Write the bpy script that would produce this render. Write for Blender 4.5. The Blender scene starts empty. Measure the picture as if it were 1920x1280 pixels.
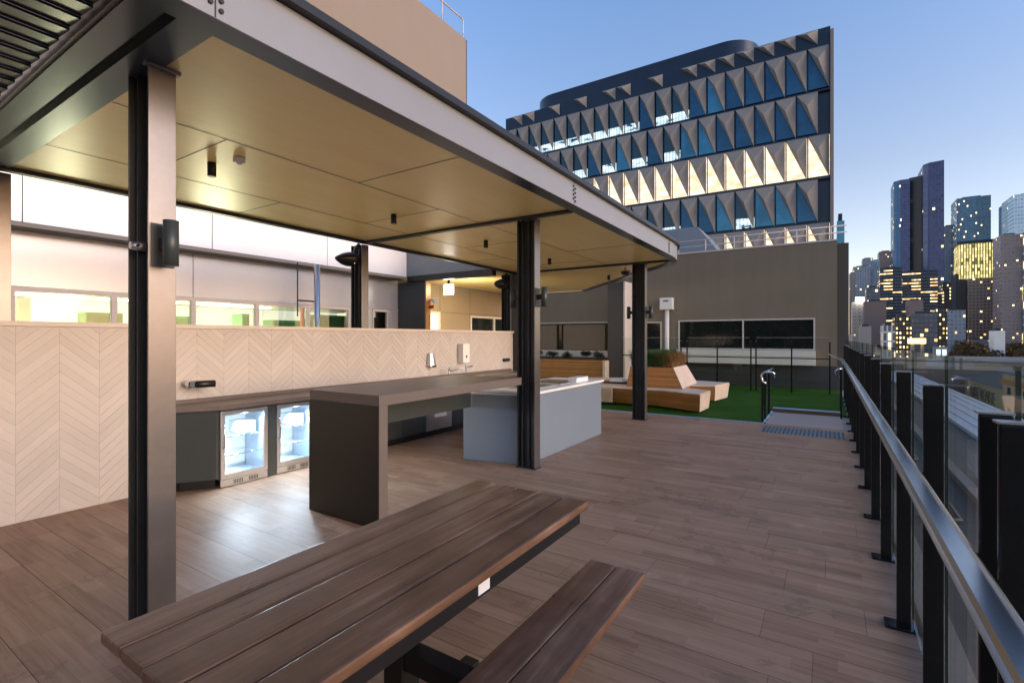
import bpy, bmesh, math, random
from mathutils import Vector, Matrix
random.seed(7)
R = math.radians
scn = bpy.context.scene
COL = scn.collection

# ------------------------------------------------------------------ node expression helper
class X:
    def __init__(s, nt, sock): s.nt = nt; s.s = sock
    def _m(s, op, b=None, c=None):
        n = s.nt.nodes.new('ShaderNodeMath'); n.operation = op
        for i, v in enumerate((s, b, c)):
            if v is None: continue
            if isinstance(v, X): s.nt.links.new(v.s, n.inputs[i])
            else: n.inputs[i].default_value = v
        return X(s.nt, n.outputs[0])
    def __add__(s, b): return s._m('ADD', b)
    def __sub__(s, b): return s._m('SUBTRACT', b)
    def __mul__(s, b): return s._m('MULTIPLY', b)
    def __truediv__(s, b): return s._m('DIVIDE', b)
    def floor(s): return s._m('FLOOR')
    def fract(s): return s._m('FRACT')
    def abs(s): return s._m('ABSOLUTE')
    def gt(s, b): return s._m('GREATER_THAN', b)
    def lt(s, b): return s._m('LESS_THAN', b)
    def mn(s, b): return s._m('MINIMUM', b)
    def mx(s, b): return s._m('MAXIMUM', b)

class Mat:
    def __init__(s, name, col=(.5,.5,.5), rough=.5, metal=0., spec=.5):
        s.m = bpy.data.materials.new(name); s.m.use_nodes = True
        s.nt = s.m.node_tree; s.b = s.nt.nodes['Principled BSDF']
        s.b.inputs['Base Color'].default_value = (*col, 1)
        s.b.inputs['Roughness'].default_value = rough
        s.b.inputs['Metallic'].default_value = metal
        s.b.inputs['Specular IOR Level'].default_value = spec
        s.col = col
    def pos(s):
        g = s.nt.nodes.new('ShaderNodeNewGeometry'); sp = s.nt.nodes.new('ShaderNodeSeparateXYZ')
        s.nt.links.new(g.outputs['Position'], sp.inputs[0]); s.g = g
        return [X(s.nt, sp.outputs[i]) for i in range(3)]
    def vec(s, x, y, z):
        c = s.nt.nodes.new('ShaderNodeCombineXYZ')
        for i, v in enumerate((x, y, z)):
            if isinstance(v, X): s.nt.links.new(v.s, c.inputs[i])
            else: c.inputs[i].default_value = v
        return c.outputs[0]
    def noise(s, v, scale=1., detail=4., rough=.55):
        n = s.nt.nodes.new('ShaderNodeTexNoise'); n.inputs['Scale'].default_value = scale
        n.inputs['Detail'].default_value = detail; n.inputs['Roughness'].default_value = rough
        if v is not None: s.nt.links.new(v, n.inputs['Vector'])
        return X(s.nt, n.outputs[0])
    def white(s, v):
        n = s.nt.nodes.new('ShaderNodeTexWhiteNoise'); n.noise_dimensions = '3D'
        s.nt.links.new(v, n.inputs['Vector']); return X(s.nt, n.outputs['Value'])
    def ramp(s, f, stops):
        n = s.nt.nodes.new('ShaderNodeValToRGB'); s.nt.links.new(f.s, n.inputs[0])
        e = n.color_ramp.elements
        while len(e) < len(stops): e.new(.5)
        for i, (p, c) in enumerate(stops): e[i].position = p; e[i].color = (*c, 1)
        return n.outputs[0]
    def mix(s, f, a, b, mode='MIX'):
        n = s.nt.nodes.new('ShaderNodeMix'); n.data_type = 'RGBA'; n.blend_type = mode
        for idx, v in ((0, f), (6, a), (7, b)):
            if isinstance(v, X): v = v.s
            if isinstance(v, bpy.types.NodeSocket): s.nt.links.new(v, n.inputs[idx])
            elif isinstance(v, tuple): n.inputs[idx].default_value = (*v, 1)
            else: n.inputs[idx].default_value = v
        return n.outputs[2]
    def set(s, inp, v):
        if isinstance(v, X): v = v.s
        if isinstance(v, bpy.types.NodeSocket): s.nt.links.new(v, s.b.inputs[inp])
        else: s.b.inputs[inp].default_value = v
    def bump(s, h, strength=.3, dist=.01):
        n = s.nt.nodes.new('ShaderNodeBump'); n.inputs['Strength'].default_value = strength
        n.inputs['Distance'].default_value = dist
        s.nt.links.new(h.s, n.inputs['Height']); s.nt.links.new(n.outputs[0], s.b.inputs['Normal'])

def pbr(name, col, rough=.5, metal=0., var=.12, scale=3., st=(1,1,1), bump=0., spec=.5):
    """painted / plastered surface with gentle tonal and gloss variation"""
    M = Mat(name, col, rough, metal, spec)
    x, y, z = M.pos()
    v = M.vec(x*st[0], y*st[1], z*st[2])
    n = M.noise(v, scale, 6, .6); f = M.noise(v, scale*14, 3, .6)
    k = n*.75 + f*.25
    a = tuple(c*(1-var) for c in col); b = tuple(min(1, c*(1+var)) for c in col)
    M.set('Base Color', M.mix(k, a, b) if False else M.ramp(k, [(.3, a), (.7, b)]))
    M.set('Roughness', rough)
    if bump: M.bump(f, bump, .004)
    return M.m

def emis(name, col, strength, base=(.1,.1,.1)):
    M = Mat(name, base, .4); M.set('Emission Color', (*col, 1)); M.set('Emission Strength', strength); return M.m

def glass(name, tint=(.9,.95,.93), refl=1.0, rough=.0, trans=1.):
    m = bpy.data.materials.new(name); m.use_nodes = True; nt = m.node_tree
    nt.nodes.clear()
    o = nt.nodes.new('ShaderNodeOutputMaterial'); mx = nt.nodes.new('ShaderNodeMixShader')
    t = nt.nodes.new('ShaderNodeBsdfTransparent'); t.inputs[0].default_value = (*tint, 1)
    g = nt.nodes.new('ShaderNodeBsdfGlossy'); g.inputs['Roughness'].default_value = rough
    f = nt.nodes.new('ShaderNodeFresnel'); f.inputs['IOR'].default_value = 1.5
    mu = nt.nodes.new('ShaderNodeMath'); mu.operation = 'MULTIPLY'; mu.inputs[1].default_value = refl
    nt.links.new(f.outputs[0], mu.inputs[0]); nt.links.new(mu.outputs[0], mx.inputs[0])
    nt.links.new(t.outputs[0], mx.inputs[1]); nt.links.new(g.outputs[0], mx.inputs[2])
    nt.links.new(mx.outputs[0], o.inputs[0]); return m

# ------------------------------------------------------------------ mesh builder
class MB:
    def __init__(s): s.bm = bmesh.new()
    def box(s, x0, x1, y0, y1, z0, z1, bev=0.):
        r = bmesh.ops.create_cube(s.bm, size=1)
        vs = r['verts']
        for v in vs:
            v.co = Vector(((x0+x1)/2 + v.co.x*(x1-x0), (y0+y1)/2 + v.co.y*(y1-y0), (z0+z1)/2 + v.co.z*(z1-z0)))
        if bev:
            es = list({e for v in vs for e in v.link_edges})
            bmesh.ops.bevel(s.bm, geom=es, offset=bev, segments=2, affect='EDGES', profile=.6)
        return s
    def prism(s, poly, z0, z1, top=None, bev=0.):
        a = [s.bm.verts.new((p[0], p[1], z0)) for p in poly]
        b = [s.bm.verts.new((p[0], p[1], z1)) for p in (top or poly)]
        n = len(poly)
        fs = [s.bm.faces.new(a[::-1]), s.bm.faces.new(b)]
        for i in range(n): fs.append(s.bm.faces.new((a[i], a[(i+1)%n], b[(i+1)%n], b[i])))
        bmesh.ops.recalc_face_normals(s.bm, faces=fs)
        if bev:
            es = list({e for f in fs for e in f.edges})
            bmesh.ops.bevel(s.bm, geom=es, offset=bev, segments=2, affect='EDGES')
        return s
    def face(s, *pts):
        return s.bm.faces.new([s.bm.verts.new(p) for p in pts])
    def tube(s, pts, r, n=12, caps=True):
        pts = [Vector(p) for p in pts]; rings = []
        rs = r if isinstance(r, (list, tuple)) else [r]*len(pts)
        up = None
        for i, p in enumerate(pts):
            d = ((pts[min(i+1, len(pts)-1)] - pts[max(i-1, 0)])).normalized()
            if up is None:
                up = Vector((0,0,1)) if abs(d.z) < .9 else Vector((1,0,0))
            u = d.cross(up).normalized(); w = u.cross(d).normalized(); up = w
            rings.append([s.bm.verts.new(p + (u*math.cos(2*math.pi*k/n) + w*math.sin(2*math.pi*k/n))*rs[i]) for k in range(n)])
        for a, b in zip(rings, rings[1:]):
            for k in range(n):
                f = s.bm.faces.new((a[k], a[(k+1)%n], b[(k+1)%n], b[k])); f.smooth = True
        if caps: s.bm.faces.new(rings[0][::-1]); s.bm.faces.new(rings[-1])
        return s
    def build(s, name, mat, parent=None, root=None):
        root = root or parent
        while root is not None and root.parent is not None: root = root.parent
        bmesh.ops.recalc_face_normals(s.bm, faces=s.bm.faces[:]) if getattr(s, 'fix', True) else None
        if root is not None: off = root.location.copy()
        else:
            xs = [v.co for v in s.bm.verts]
            off = Vector(((min(v.x for v in xs)+max(v.x for v in xs))/2, (min(v.y for v in xs)+max(v.y for v in xs))/2, min(v.z for v in xs)))
        for v in s.bm.verts: v.co -= off
        me = bpy.data.meshes.new(name); s.bm.to_mesh(me); s.bm.free()
        me.materials.append(mat)
        o = bpy.data.objects.new(name, me); COL.objects.link(o)
        if parent is not None:
            o.parent = parent
            if root is parent and parent.type != 'EMPTY': pass
        else: o.location = off
        return o

def thing(name, label, cat, loc, group=None):
    o = bpy.data.objects.new(name, None); COL.objects.link(o); o.location = loc
    o.empty_display_size = .2
    return tag(o, label, cat, group)
def tag(o, label, cat, group=None):
    o['label'] = label; o['category'] = cat
    if group: o['group'] = group
    return o
def struct(o): o['kind'] = 'structure'; return o
def dup(root, loc, label):
    r = root.copy(); COL.objects.link(r); r.location = loc; r['label'] = label
    for ch in list(root.children):
        c = ch.copy(); COL.objects.link(c); c.parent = r
        for g in list(ch.children):
            d = g.copy(); COL.objects.link(d); d.parent = c
    return r
def box(*a, bev=0.): return MB().box(*a, bev=bev)

# ------------------------------------------------------------------ materials
def deck_material():
    M = Mat('timber_look_paving', (.2,.15,.12), .42)
    x, y, z = M.pos()
    P = .315; L = 1.22
    v = (y - 1.05)/P; row = v.floor()
    ro = M.white(M.vec(row, 3.3, 1.7))
    u = x/L + ro; col = u.floor()
    tile = M.white(M.vec(row, col, 5.1))
    sub = (v*3).floor()                                     # printed boards inside one tile
    so = M.white(M.vec(sub, 9.1, .3))
    seg = (x/.62 + so*7).floor()
    strip = M.white(M.vec(sub, seg, 2.2))
    grain = M.noise(M.vec(x*1.6 + so*11, y*46, strip*8), 1., 7, .65)
    grain2 = M.noise(M.vec(x*.9, y*9, tile*4), 1., 4, .6)
    blot = M.noise(M.vec(x, y, 0.), .6, 5, .6)
    k = strip*.17 + tile*.07 + grain*.62 + grain2*.50 + blot*.28 - .38
    c = M.ramp(k, [(.12, (.15,.085,.055)), (.38, (.30,.183,.120)), (.62, (.41,.265,.182)), (.90, (.56,.40,.295))])
    fy = (v.fract() - .5).abs(); fx = (u.fract() - .5).abs()
    wear = M.noise(M.vec(x*1.0, y*1.0, 4.), 1.7, 8, .72)
    c = M.mix(wear.gt(.60)*(wear-.60)*3.2, c, (.50,.43,.38))
    c = M.mix((X.gt(wear*-1., -.41))*.30, c, (.11,.075,.055))
    joint = (fy.gt(.5 - .0058)*.95).mx(fx.gt(.5 - .0014)*.6)
    fs = ((v*3).fract() - .5).abs(); soft = fs.gt(.47)
    c = M.mix(soft*.16, c, (.1,.075,.065))
    M.set('Base Color', M.mix(joint*.86, c, (.022,.018,.016)))
    M.set('Roughness', grain*.12 + blot*.16 + .37 + joint*.2)
    M.bump(grain*.25 - joint*1.6, .25, .004); M.b.inputs['Specular IOR Level'].default_value = .35
    return M.m
def wood_material(name, cols, axis='y', rough=.45, board=None):
    M = Mat(name, cols[1], rough)
    x, y, z = M.pos()
    a = {'y': M.vec(x*30, y*1.6, z*30), 'x': M.vec(x*1.6, y*30, z*30)}[axis]
    n = M.noise(a, 1., 8, .65); n2 = M.noise(a, .35, 3, .5); bl = M.noise(M.vec(x, y, z), 3.5, 5, .6)
    k = n*.5 + n2*.3 + bl*.4 - .1
    M.set('Base Color', M.ramp(k, [(.28, cols[0]), (.52, cols[1]), (.8, cols[2])]))
    M.set('Roughness', n*.25 + bl*.25 + (rough-.25))
    M.bump(n, .35, .0025)
    return M.m
def slat_material(name, cols, pitch=.075):
    """composite timber cladding with horizontal grooves"""
    M = Mat(name, cols[1], .5)
    x, y, z = M.pos()
    v = z/pitch; row = v.floor()
    n = M.noise(M.vec(x*2.5, y*2.5, z*60), 1., 6, .6); w = M.white(M.vec(row, 1., 1.)); bl = M.noise(M.vec(x, y, z), 2.2, 4, .6)
    c = M.ramp(n*.45 + w*.3 + bl*.35 - .05, [(.25, cols[0]), (.5, cols[1]), (.8, cols[2])])
    g = (v.fract()-.5).abs().gt(.455)
    M.set('Base Color', M.mix(g*.7, c, tuple(q*.35 for q in cols[0])))
    M.bump(g*-1., .5, .006); M.set('Roughness', n*.2 + .38)
    return M.m
def ceiling_material():
    M = Mat('ply_ceiling', (.5,.4,.24), .34)
    x, y, z = M.pos()
    n = M.noise(M.vec(x*3.2, y*.55, z), 1., 7, .7); b = M.noise(M.vec(x, y, z), .5, 4, .6); s = M.noise(M.vec(x*26, y*1.5, z), 1, 5, .7)
    M.set('Base Color', M.ramp(n*.5 + b*.35 + s*.2, [(.3, (.86,.63,.24)), (.55, (.95,.74,.32)), (.8, (.96,.80,.42))]))
    M.set('Roughness', .33)
    return M.m
def turf_material():
    M = Mat('turf', (.03,.12,.015), .9)
    x, y, z = M.pos()
    n = M.noise(M.vec(x, y, z), 90, 4, .8); b = M.noise(M.vec(x, y, z), .9, 4, .6)
    M.set('Base Color', M.ramp(n*.7 + b*.4, [(.35, (.012,.038,.006)), (.55, (.028,.095,.010)), (.8, (.065,.165,.020))]))
    M.bump(n, 1., .03); return M.m
def tower_material(name, wall, pane, fh=3.6, bw=3.2, lit=.06, litc=(1,.60,.20), ls=2.2, wf=.72, hf=.62, rough=.25, group=1., metal=0., emit_noise=.5):
    M = Mat(name, wall, .6)
    tc = M.nt.nodes.new('ShaderNodeTexCoord'); sp = M.nt.nodes.new('ShaderNodeSeparateXYZ')
    M.nt.links.new(tc.outputs['Object'], sp.inputs[0])
    x, y, z = [X(M.nt, sp.outputs[i]) for i in range(3)]
    bw = bw*.62; fh = fh*.82; wall = tuple(min(.8, c*2.2) for c in wall); pane = tuple(min(.8, c*1.8) for c in pane); ls = ls*.75
    u = (x+y)/bw + 400; v = z/fh + 50
    cu = u.floor(); cv = v.floor()
    win = ((u.fract()-.5).abs().lt(wf/2))*((v.fract()-.5).abs().lt(hf/2))
    rib = M.white(M.vec((u/3).floor(), 2., 5.))
    r1 = M.white(M.vec(cu, cv, 1.)); r2 = M.white(M.vec((cu/group).floor(), cv, 7.))
    dirt = M.noise(M.vec(x, y, z), .03, 4, .6)
    pc = M.mix(r1*.6, pane, tuple(min(1, c*2.4 + .02) for c in pane))
    wc = M.mix(dirt*.5 + rib*.6, tuple(c*.55 for c in wall), tuple(min(1, c*1.35) for c in wall))
    M.set('Base Color', M.mix(win, wc, pc))
    M.set('Roughness', win*(rough-.65) + .65)
    on = win*r2.lt(lit)
    M.set('Emission Color', M.mix(r1*.8, litc, (1,.80,.45)))
    M.set('Emission Strength', on*(r1*.8 + .4)*ls)
    return M.m
def render_wall(name, col, rough=.85, streak=.1):
    M = Mat(name, col, rough)
    x, y, z = M.pos()
    n = M.noise(M.vec(x, y, z), .9, 6, .6); st = M.noise(M.vec(x*3, y*3, z*.25), 1, 4, .6); f = M.noise(M.vec(x, y, z), 120, 3, .7)
    k = n*.5 + st*.4 + f*.15
    M.set('Base Color', M.ramp(k, [(.3, tuple(c*(1-streak) for c in col)), (.75, tuple(min(1,c*(1+streak)) for c in col))]))
    M.bump(f, .25, .003); return M.m

m_deck = deck_material()
m_table = wood_material('weathered_hardwood', [(.045,.021,.012), (.170,.090,.056), (.43,.28,.19)], 'y', .34)
m_tedge = wood_material('oiled_edge', [(.10,.045,.015), (.23,.11,.04), (.34,.18,.08)], 'y', .4)
m_steel = pbr('dark_bronze_steel', (.034,.036,.038), .42, .25, .25, 2.5)
m_flange = pbr('sunlit_side_steel', (.20,.185,.185), .3, .75, .14, 1.6)  # column steel lightened in colour for the side facing the sun
m_fascia = pbr('grey_fascia_paint', (.25,.26,.285), .38, .1, .05, 1.1)
m_soffit = pbr('blue_grey_metal', (.07,.095,.12), .28, .5, .12, 2)
m_black = pbr('black_powdercoat', (.012,.012,.013), .38, .1, .2, 4)
m_rail = pbr('black_anodised', (.022,.023,.025), .2, .4, .2, 5)
m_handrail = pbr('brushed_aluminium', (.78,.80,.84), .24, 1., .06, 3)
m_chrome = pbr('chrome', (.72,.73,.75), .12, 1., .06, 8)
m_stain = pbr('stainless', (.55,.55,.56), .3, .9, .08, 6)
m_ceil = ceiling_material()
m_tile = None
m_counter = pbr('dark_stone_top', (.15,.118,.105), .36, 0, .12, 5)
m_bar = pbr('bar_laminate', (.15,.12,.105), .42, 0, .09, 2.5)
m_endp = pbr('end_shade_tone', (.012,.013,.010), .45, 0, .1, 3)  # near-black tone stands for shade on the bar end
m_cab = pbr('charcoal_cabinet', (.042,.052,.054), .4, 0, .10, 3)
m_block = pbr('pale_grey_panel', (.22,.265,.325), .28, .1, .05, 1.4)
m_white = pbr('white_paint', (.78,.78,.76), .4, 0, .04, 4)
m_whiteplast = pbr('white_plastic', (.8,.81,.82), .3, 0, .03, 6)
m_gray = render_wall('taupe_render', (.215,.178,.128), .88, .12)
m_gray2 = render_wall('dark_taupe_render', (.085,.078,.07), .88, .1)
m_graylow = render_wall('grey_panel_wall', (.05,.053,.053), .6, .1)
m_ledge = pbr('cream_ledge', (.86,.80,.68), .5, 0, .04, 3)
m_beige = render_wall('beige_render', (.27,.225,.19), .85, .05)
m_panelw = pbr('white_metal_panel', (.80,.80,.83), .38, .1, .03, .8)
m_panelp = pbr('pearl_panel', (.52,.54,.60), .3, .45, .05, .8)
m_paneld = pbr('grey_brown_panel', (.20,.175,.15), .5, 0, .08, 1)
m_frame = pbr('pale_aluminium', (.62,.56,.52), .5, 0, .05, 5)
m_timber = slat_material('golden_timber', [(.28,.115,.028), (.41,.185,.055), (.52,.26,.10)], .055)
m_timbertop = wood_material('pale_timber_seat', [(.52,.40,.31), (.66,.53,.43), (.76,.65,.55)], 'x', .5)
m_turf = turf_material(); m_turf.node_tree.nodes['Principled BSDF'].inputs['Specular IOR Level'].default_value = .08
m_glass = glass('clear_glass', (.95,.965,.96), .42)
m_glass2 = glass('window_glass', (.75,.8,.8), 1.0, .02)
m_dglass = pbr('dark_window_glass', (.012,.016,.014), .06, 0, .2, 1)
m_edge = pbr('glass_edge', (.03,.05,.045), .2, 0, .1, 6)
m_roofdark = render_wall('roof_membrane', (.15,.138,.115), .8, .2)
m_rooflight = pbr('metal_roof_sheet', (.62,.65,.70), .5, 0, .06, .2)
m_conc = render_wall('concrete', (.26,.24,.215), .85, .15)
m_asph = render_wall('asphalt', (.05,.05,.052), .9, .2)
m_leaf = pbr('leaf_green', (.04,.085,.022), .6, 0, .5, 14)
m_leafd = pbr('leaf_dark', (.022,.04,.016), .6, 0, .5, 14)
m_grassg = pbr('grass_blade_green', (.035,.095,.015), .6, 0, .5, 20)
m_grassb = pbr('grass_blade_tan', (.26,.14,.05), .7, 0, .4, 20)
m_soil = render_wall('soil', (.03,.022,.016), .95, .3)
m_alu = pbr('sky_tinted_edging', (.32,.55,.80), .3, .2, .08, 4)  # blue sky reflection put into the aluminium colour
m_tact = pbr('tactile_steel', (.30,.33,.35), .4, .2, .1, 6)
m_landing = render_wall('pale_paver', (.30,.27,.26), .7, .12)
m_red = pbr('red_sign', (.55,.06,.02), .5, 0, .05, 5)

# ------------------------------------------------------------------ camera, world, light
cam = bpy.data.cameras.new('camera'); co = bpy.data.objects.new('camera', cam); COL.objects.link(co)
co.location = (0, 0, 1.6); co.rotation_euler = (R(90), 0, math.atan(595/924))
cam.sensor_width = 36; cam.lens = 924/1920*36; cam.shift_y = -7/1920
cam.clip_start = .05; cam.clip_end = 6000
scn.camera = co
SUN_EL, SUN_AZ = R(13), R(88)
w = bpy.data.worlds.new('World'); scn.world = w; w.use_nodes = True
nt = w.node_tree; bg = nt.nodes['Background']
sky = nt.nodes.new('ShaderNodeTexSky'); sky.sky_type = 'NISHITA'; sky.sun_disc = False
sky.sun_elevation = SUN_EL; sky.sun_rotation = SUN_AZ; sky.altitude = 60
sky.air_density = 1.0; sky.dust_density = .5; sky.ozone_density = 1.0
tcw = nt.nodes.new('ShaderNodeTexCoord'); spw = nt.nodes.new('ShaderNodeSeparateXYZ'); nt.links.new(tcw.outputs['Generated'], spw.inputs[0])
rw = nt.nodes.new('ShaderNodeValToRGB'); nt.links.new(spw.outputs[2], rw.inputs[0])
el_ = rw.color_ramp.elements; el_.new(.3)
for i_, (p_, c_) in enumerate(((.04, (.93,.76,.74,1)), (.285, (.82,.70,.74,1)), (.55, (.72,.79,.96,1)))): el_[i_].position = p_; el_[i_].color = c_
mw_ = nt.nodes.new('ShaderNodeMix'); mw_.data_type = 'RGBA'; mw_.blend_type = 'MULTIPLY'; mw_.inputs[0].default_value = 1
nt.links.new(sky.outputs[0], mw_.inputs[6]); nt.links.new(rw.outputs[0], mw_.inputs[7])
nt.links.new(mw_.outputs[2], bg.inputs[0]); bg.inputs[1].default_value = .15
sl = bpy.data.lights.new('sun', 'SUN'); sl.energy = .8; sl.angle = R(34); sl.color = (1, .80, .64)
so = bpy.data.objects.new('sun', sl); COL.objects.link(so)
d = Vector((math.sin(SUN_AZ)*math.cos(SUN_EL), math.cos(SUN_AZ)*math.cos(SUN_EL), math.sin(SUN_EL)))
so.rotation_euler = d.to_track_quat('Z', 'Y').to_euler(); so.location = (40, 0, 20)
vs = scn.view_settings; vs.view_transform = 'Standard'; vs.look = 'None'; vs.gamma = 1; vs.exposure = 1.3
scn.render.engine = 'CYCLES'
scn.cycles.max_bounces = 8; scn.cycles.transparent_max_bounces = 24
scn.cycles.sample_clamp_indirect = 6

# ================================================================== SETTING
g = MB(); g.face((-3000,-3000,-20), (3000,-3000,-20), (3000,3000,-20), (-3000,3000,-20))
struct(g.build('ground', m_asph))
# deck slab, split round the landing notch
struct(box(-14, .52, -6, 10.25, -.35, 0).build('deck', m_deck))
struct(box(-14, .52, 10.25, 24, -.35, -.012).build('deck_slab', m_conc))
struct(box(-1.03, .2, 10.25, 11.98, -.012, .004).build('landing', m_landing))
t = MB(); t.prism([(-6.2,10.262), (-1.06,10.262), (-1.06,12.06), (.3,12.06), (.3,17.9), (-11.5,17.9), (-11.5,14.2), (-6.2,14.2)], -.011, .014)
o = t.build('artificial_turf', m_turf); o['kind'] = 'stuff'
e = MB(); e.box(-6.2, -1.03, 10.235, 10.262, -.01, .02); e.box(-1.058, -1.03, 10.262, 12.0, -.01, .02)
tag(e.build('edging_strip', m_alu), 'thin sky-tinted metal strip where the green turf meets the brown deck', 'edging')
s = thing('step', 'low step with sky-tinted nosing at the far end of the small landing', 'step', (-.4, 12.02, 0))
box(-1.03, .22, 12.0, 12.05, -.01, .075).build('riser', pbr('brown_riser', (.12,.07,.035), .6), s)
box(-1.03, .22, 11.99, 12.15, .076, .09, bev=.003).build('nosing', m_alu, s)
# tactile strip
s = thing('tactile_strip', 'grey tactile paving strip of raised bars before the landing', 'tactile paving', (-.4, 9.7, 0))
box(-.99, .21, 9.32, 10.02, 0, .004).build('base_plate', m_tact, s)
b = MB()
for i in range(20):
    x = -.96 + i*.06
    b.box(x, x+.026, 9.36, 9.98, .0045, .012)
b.build('raised_bars', pbr('tactile_dark', (.09,.12,.14), .4, .4), s)

# ================================================================== PERGOLA
pg = thing('pergola', 'long steel pergola with rounded end, ply ceiling and louvred near bay', 'pergola', (-4.2, 5, 0))
def column(cx, y, face=True, z1=3.05):
    """I-section column: front flange face at x=cx, recess open to -Y"""
    w = MB()
    w.box(cx-.255, cx-.243, y, y+.13, 0, z1, bev=.002)
    w.box(cx-.2428, cx-.0142, y+.055, y+.067, 0, z1)
    w.box(cx-.2, cx-.185, y+.02, y+.0545, 0, z1)           # conduit cover in the recess
    w.box(cx-.11, cx-.10, y+.035, y+.0545, 0, z1)
    col = w.build('column', m_steel, pg)
    box(cx-.014, cx, y, y+.13, 0, z1, bev=.002).build('flange', m_flange, col)
    p = MB(); p.box(cx-.27, cx+.012, y-.012, y+.142, 0, .012, bev=.002)
    p.build('base_plate', m_steel, col)
    return col
for y in (1.14, 5.17, 9.42):
    column(-3.0, y)
for y in (1.14, 5.17, 9.42):
    column(-6.1, y)
# dark boxed cover beside the front columns' top: haunch bracket
h = MB()
h.box(-3.02, -2.975, 1.12, 1.285, 3.025, 3.049, bev=.004); h.build('column_cap', m_flange, pg)
# roof outline
arc = [(-2.31,8.85),(-2.35,9.25),(-2.46,9.6),(-2.65,9.92),(-2.93,10.22),(-3.38,10.65),(-4.6,12.05)]
outer = [(-2.31, -3.0), (-2.31, 4), (-2.31, 8.0)] + arc + [(-6.3, 14.02), (-6.16, 14.02)][:1]
def offset(path, d):
    out = []
    for i, p in enumerate(path):
        a = Vector(path[max(i-1,0)]); b_ = Vector(path[min(i+1,len(path)-1)]); t_ = (b_-a).normalized()
        n = Vector((t_.y, -t_.x)); out.append((p[0]+n.x*d, p[1]+n.y*d))
    return out
def sweep(path, prof, name, mat, parent):
    """prof: list of (offset outward, z) closed"""
    m = MB(); rows = [offset(path, p[0]) for p in prof]
    vs_ = [[m.bm.verts.new((q[0], q[1], prof[j][1])) for q in rows[j]] for j in range(len(prof))]
    n = len(prof)
    for j in range(n):
        for i in range(len(path)-1):
            m.bm.faces.new((vs_[j][i], vs_[j][i+1], vs_[(j+1)%n][i+1], vs_[(j+1)%n][i]))
    m.bm.faces.new([vs_[j][0] for j in range(n)]); m.bm.faces.new([vs_[j][-1] for j in range(n)])
    return m.build(name, mat, parent)
fa = sweep(outer, [(0, 3.03), (0, 3.275), (-.01, 3.275), (-.01, 3.03)], 'fascia', m_fascia, pg)
sweep(outer, [(.055, 3.277), (.055, 3.325), (-.12, 3.345), (-.12, 3.277)], 'gutter', m_black, pg)
sweep(outer, [(-.0105, 3.03), (-.0105, 3.05), (-.15, 3.05), (-.15, 3.03)], 'fascia_soffit', m_soffit, pg)
# fascia joint marks: trios of bolts beside each joint
for y in (1.135, 4.82, 8.55):
    b = MB(); b.box(-2.3095, -2.3075, y-.003, y+.003, 3.032, 3.273)
    for k in range(4):
        b.tube([(-2.312, y-.022, 3.09+.045*k), (-2.3, y-.022, 3.09+.045*k)], .011, 10)
        b.tube([(-2.312, y+.024, 3.07+.045*k), (-2.3, y+.024, 3.07+.045*k)], .011, 10)
    b.build('joint_bolts', m_black, pg)
inner = offset(outer, -.151)
inn = [p for p in inner if p[1] > 1.22]
cp = [(-5.86, 1.215), (inner[0][0], 1.215)] + inn + [(-9.0, 13.9), (-9.0, 9.42), (-5.86, 9.42)]
c = MB(); c.prism(cp, 3.056, 3.09); ceil = c.build('ceiling', m_ceil, pg)
# panel joints: shadow-gap cover strips
j = MB()
for y, xa, xb in ((1.91,-4.96,-3.72), (3.11,-5.86,-4.96), (3.11,-3.72,-2.47), (4.25,-4.96,-3.72), (6.3,-4.96,-3.72), (7.5,-5.86,-4.96), (7.5,-3.72,-2.47), (8.6,-4.96,-3.72)):
    j.box(xa, xb, y-.004, y+.004, 3.0535, 3.0555)
for x, a, b_ in ((-3.72, 1.22, 5.0), (-4.96, 1.22, 5.0), (-3.72, 5.12, 9.4), (-4.96, 5.12, 9.4)):
    j.box(x-.0035, x+.0035, a, b_, 3.0515, 3.0533)
j.build('panel_joints', m_black, ceil)
for y in (5.03, 9.28):
    box(-5.86, -2.462, y, y+.075, 3.02, 3.054, bev=.002).build('cross_beam', m_steel, pg)
b = MB(); b.box(-5.86, -2.461, 1.05, 1.205, 3.04, 3.30); b.box(-5.86, -2.461, .872, 1.0, 3.04, 3.30); b.build('twin_beam', m_soffit, pg)
box(-5.86, -2.461, 1.001, 1.049, 3.10, 3.29).build('beam_gap', m_black, pg)
b = MB(); b.box(-5.95, -5.862, -3, 9.42, 3.02, 3.30, bev=.003); b.build('rear_channel', m_steel, pg)
c = MB(); c.prism([(-5.94, 1.0), (-2.33, 1.0)] + [p for p in offset(outer, -.02) if p[1] > 1.1] + [(-9.0, 13.9), (-9.0, 9.42), (-5.94, 9.42)], 3.302, 3.32)
box(-9.0, -6.33, 13.905, 13.95, 3.03, 3.33).build('rear_trim', m_frame, pg)
c.build('roof_sheet', m_roofdark, pg)
l = MB()
n = 0; x = -5.8
while x < -2.5:
    ca, sa = math.cos(R(-6)), math.sin(R(-6))
    q = [(-.075, -.006), (.075, -.006), (.075, .006), (.05, .02), (-.03, .02), (-.075, .006)]
    pts = [(x + a*ca - b_*sa, 3.085 + a*sa + b_*ca) for a, b_ in q]
    A = [l.bm.verts.new((p[0], -3.0, p[1])) for p in pts]; B = [l.bm.verts.new((p[0], .838, p[1])) for p in pts]
    l.bm.faces.new(A); l.bm.faces.new(B[::-1])
    for i in range(6): l.bm.faces.new((A[i], A[(i+1)%6], B[(i+1)%6], B[i]))
    x += .148
l.build('louvre_slats', pbr('gloss_black_slat', (.03,.032,.034), .25, .3, .2, 3), pg)
box(-5.86, -2.461, .852, .8715, 3.05, 3.29).build('louvre_frame', m_black, pg)

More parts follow.
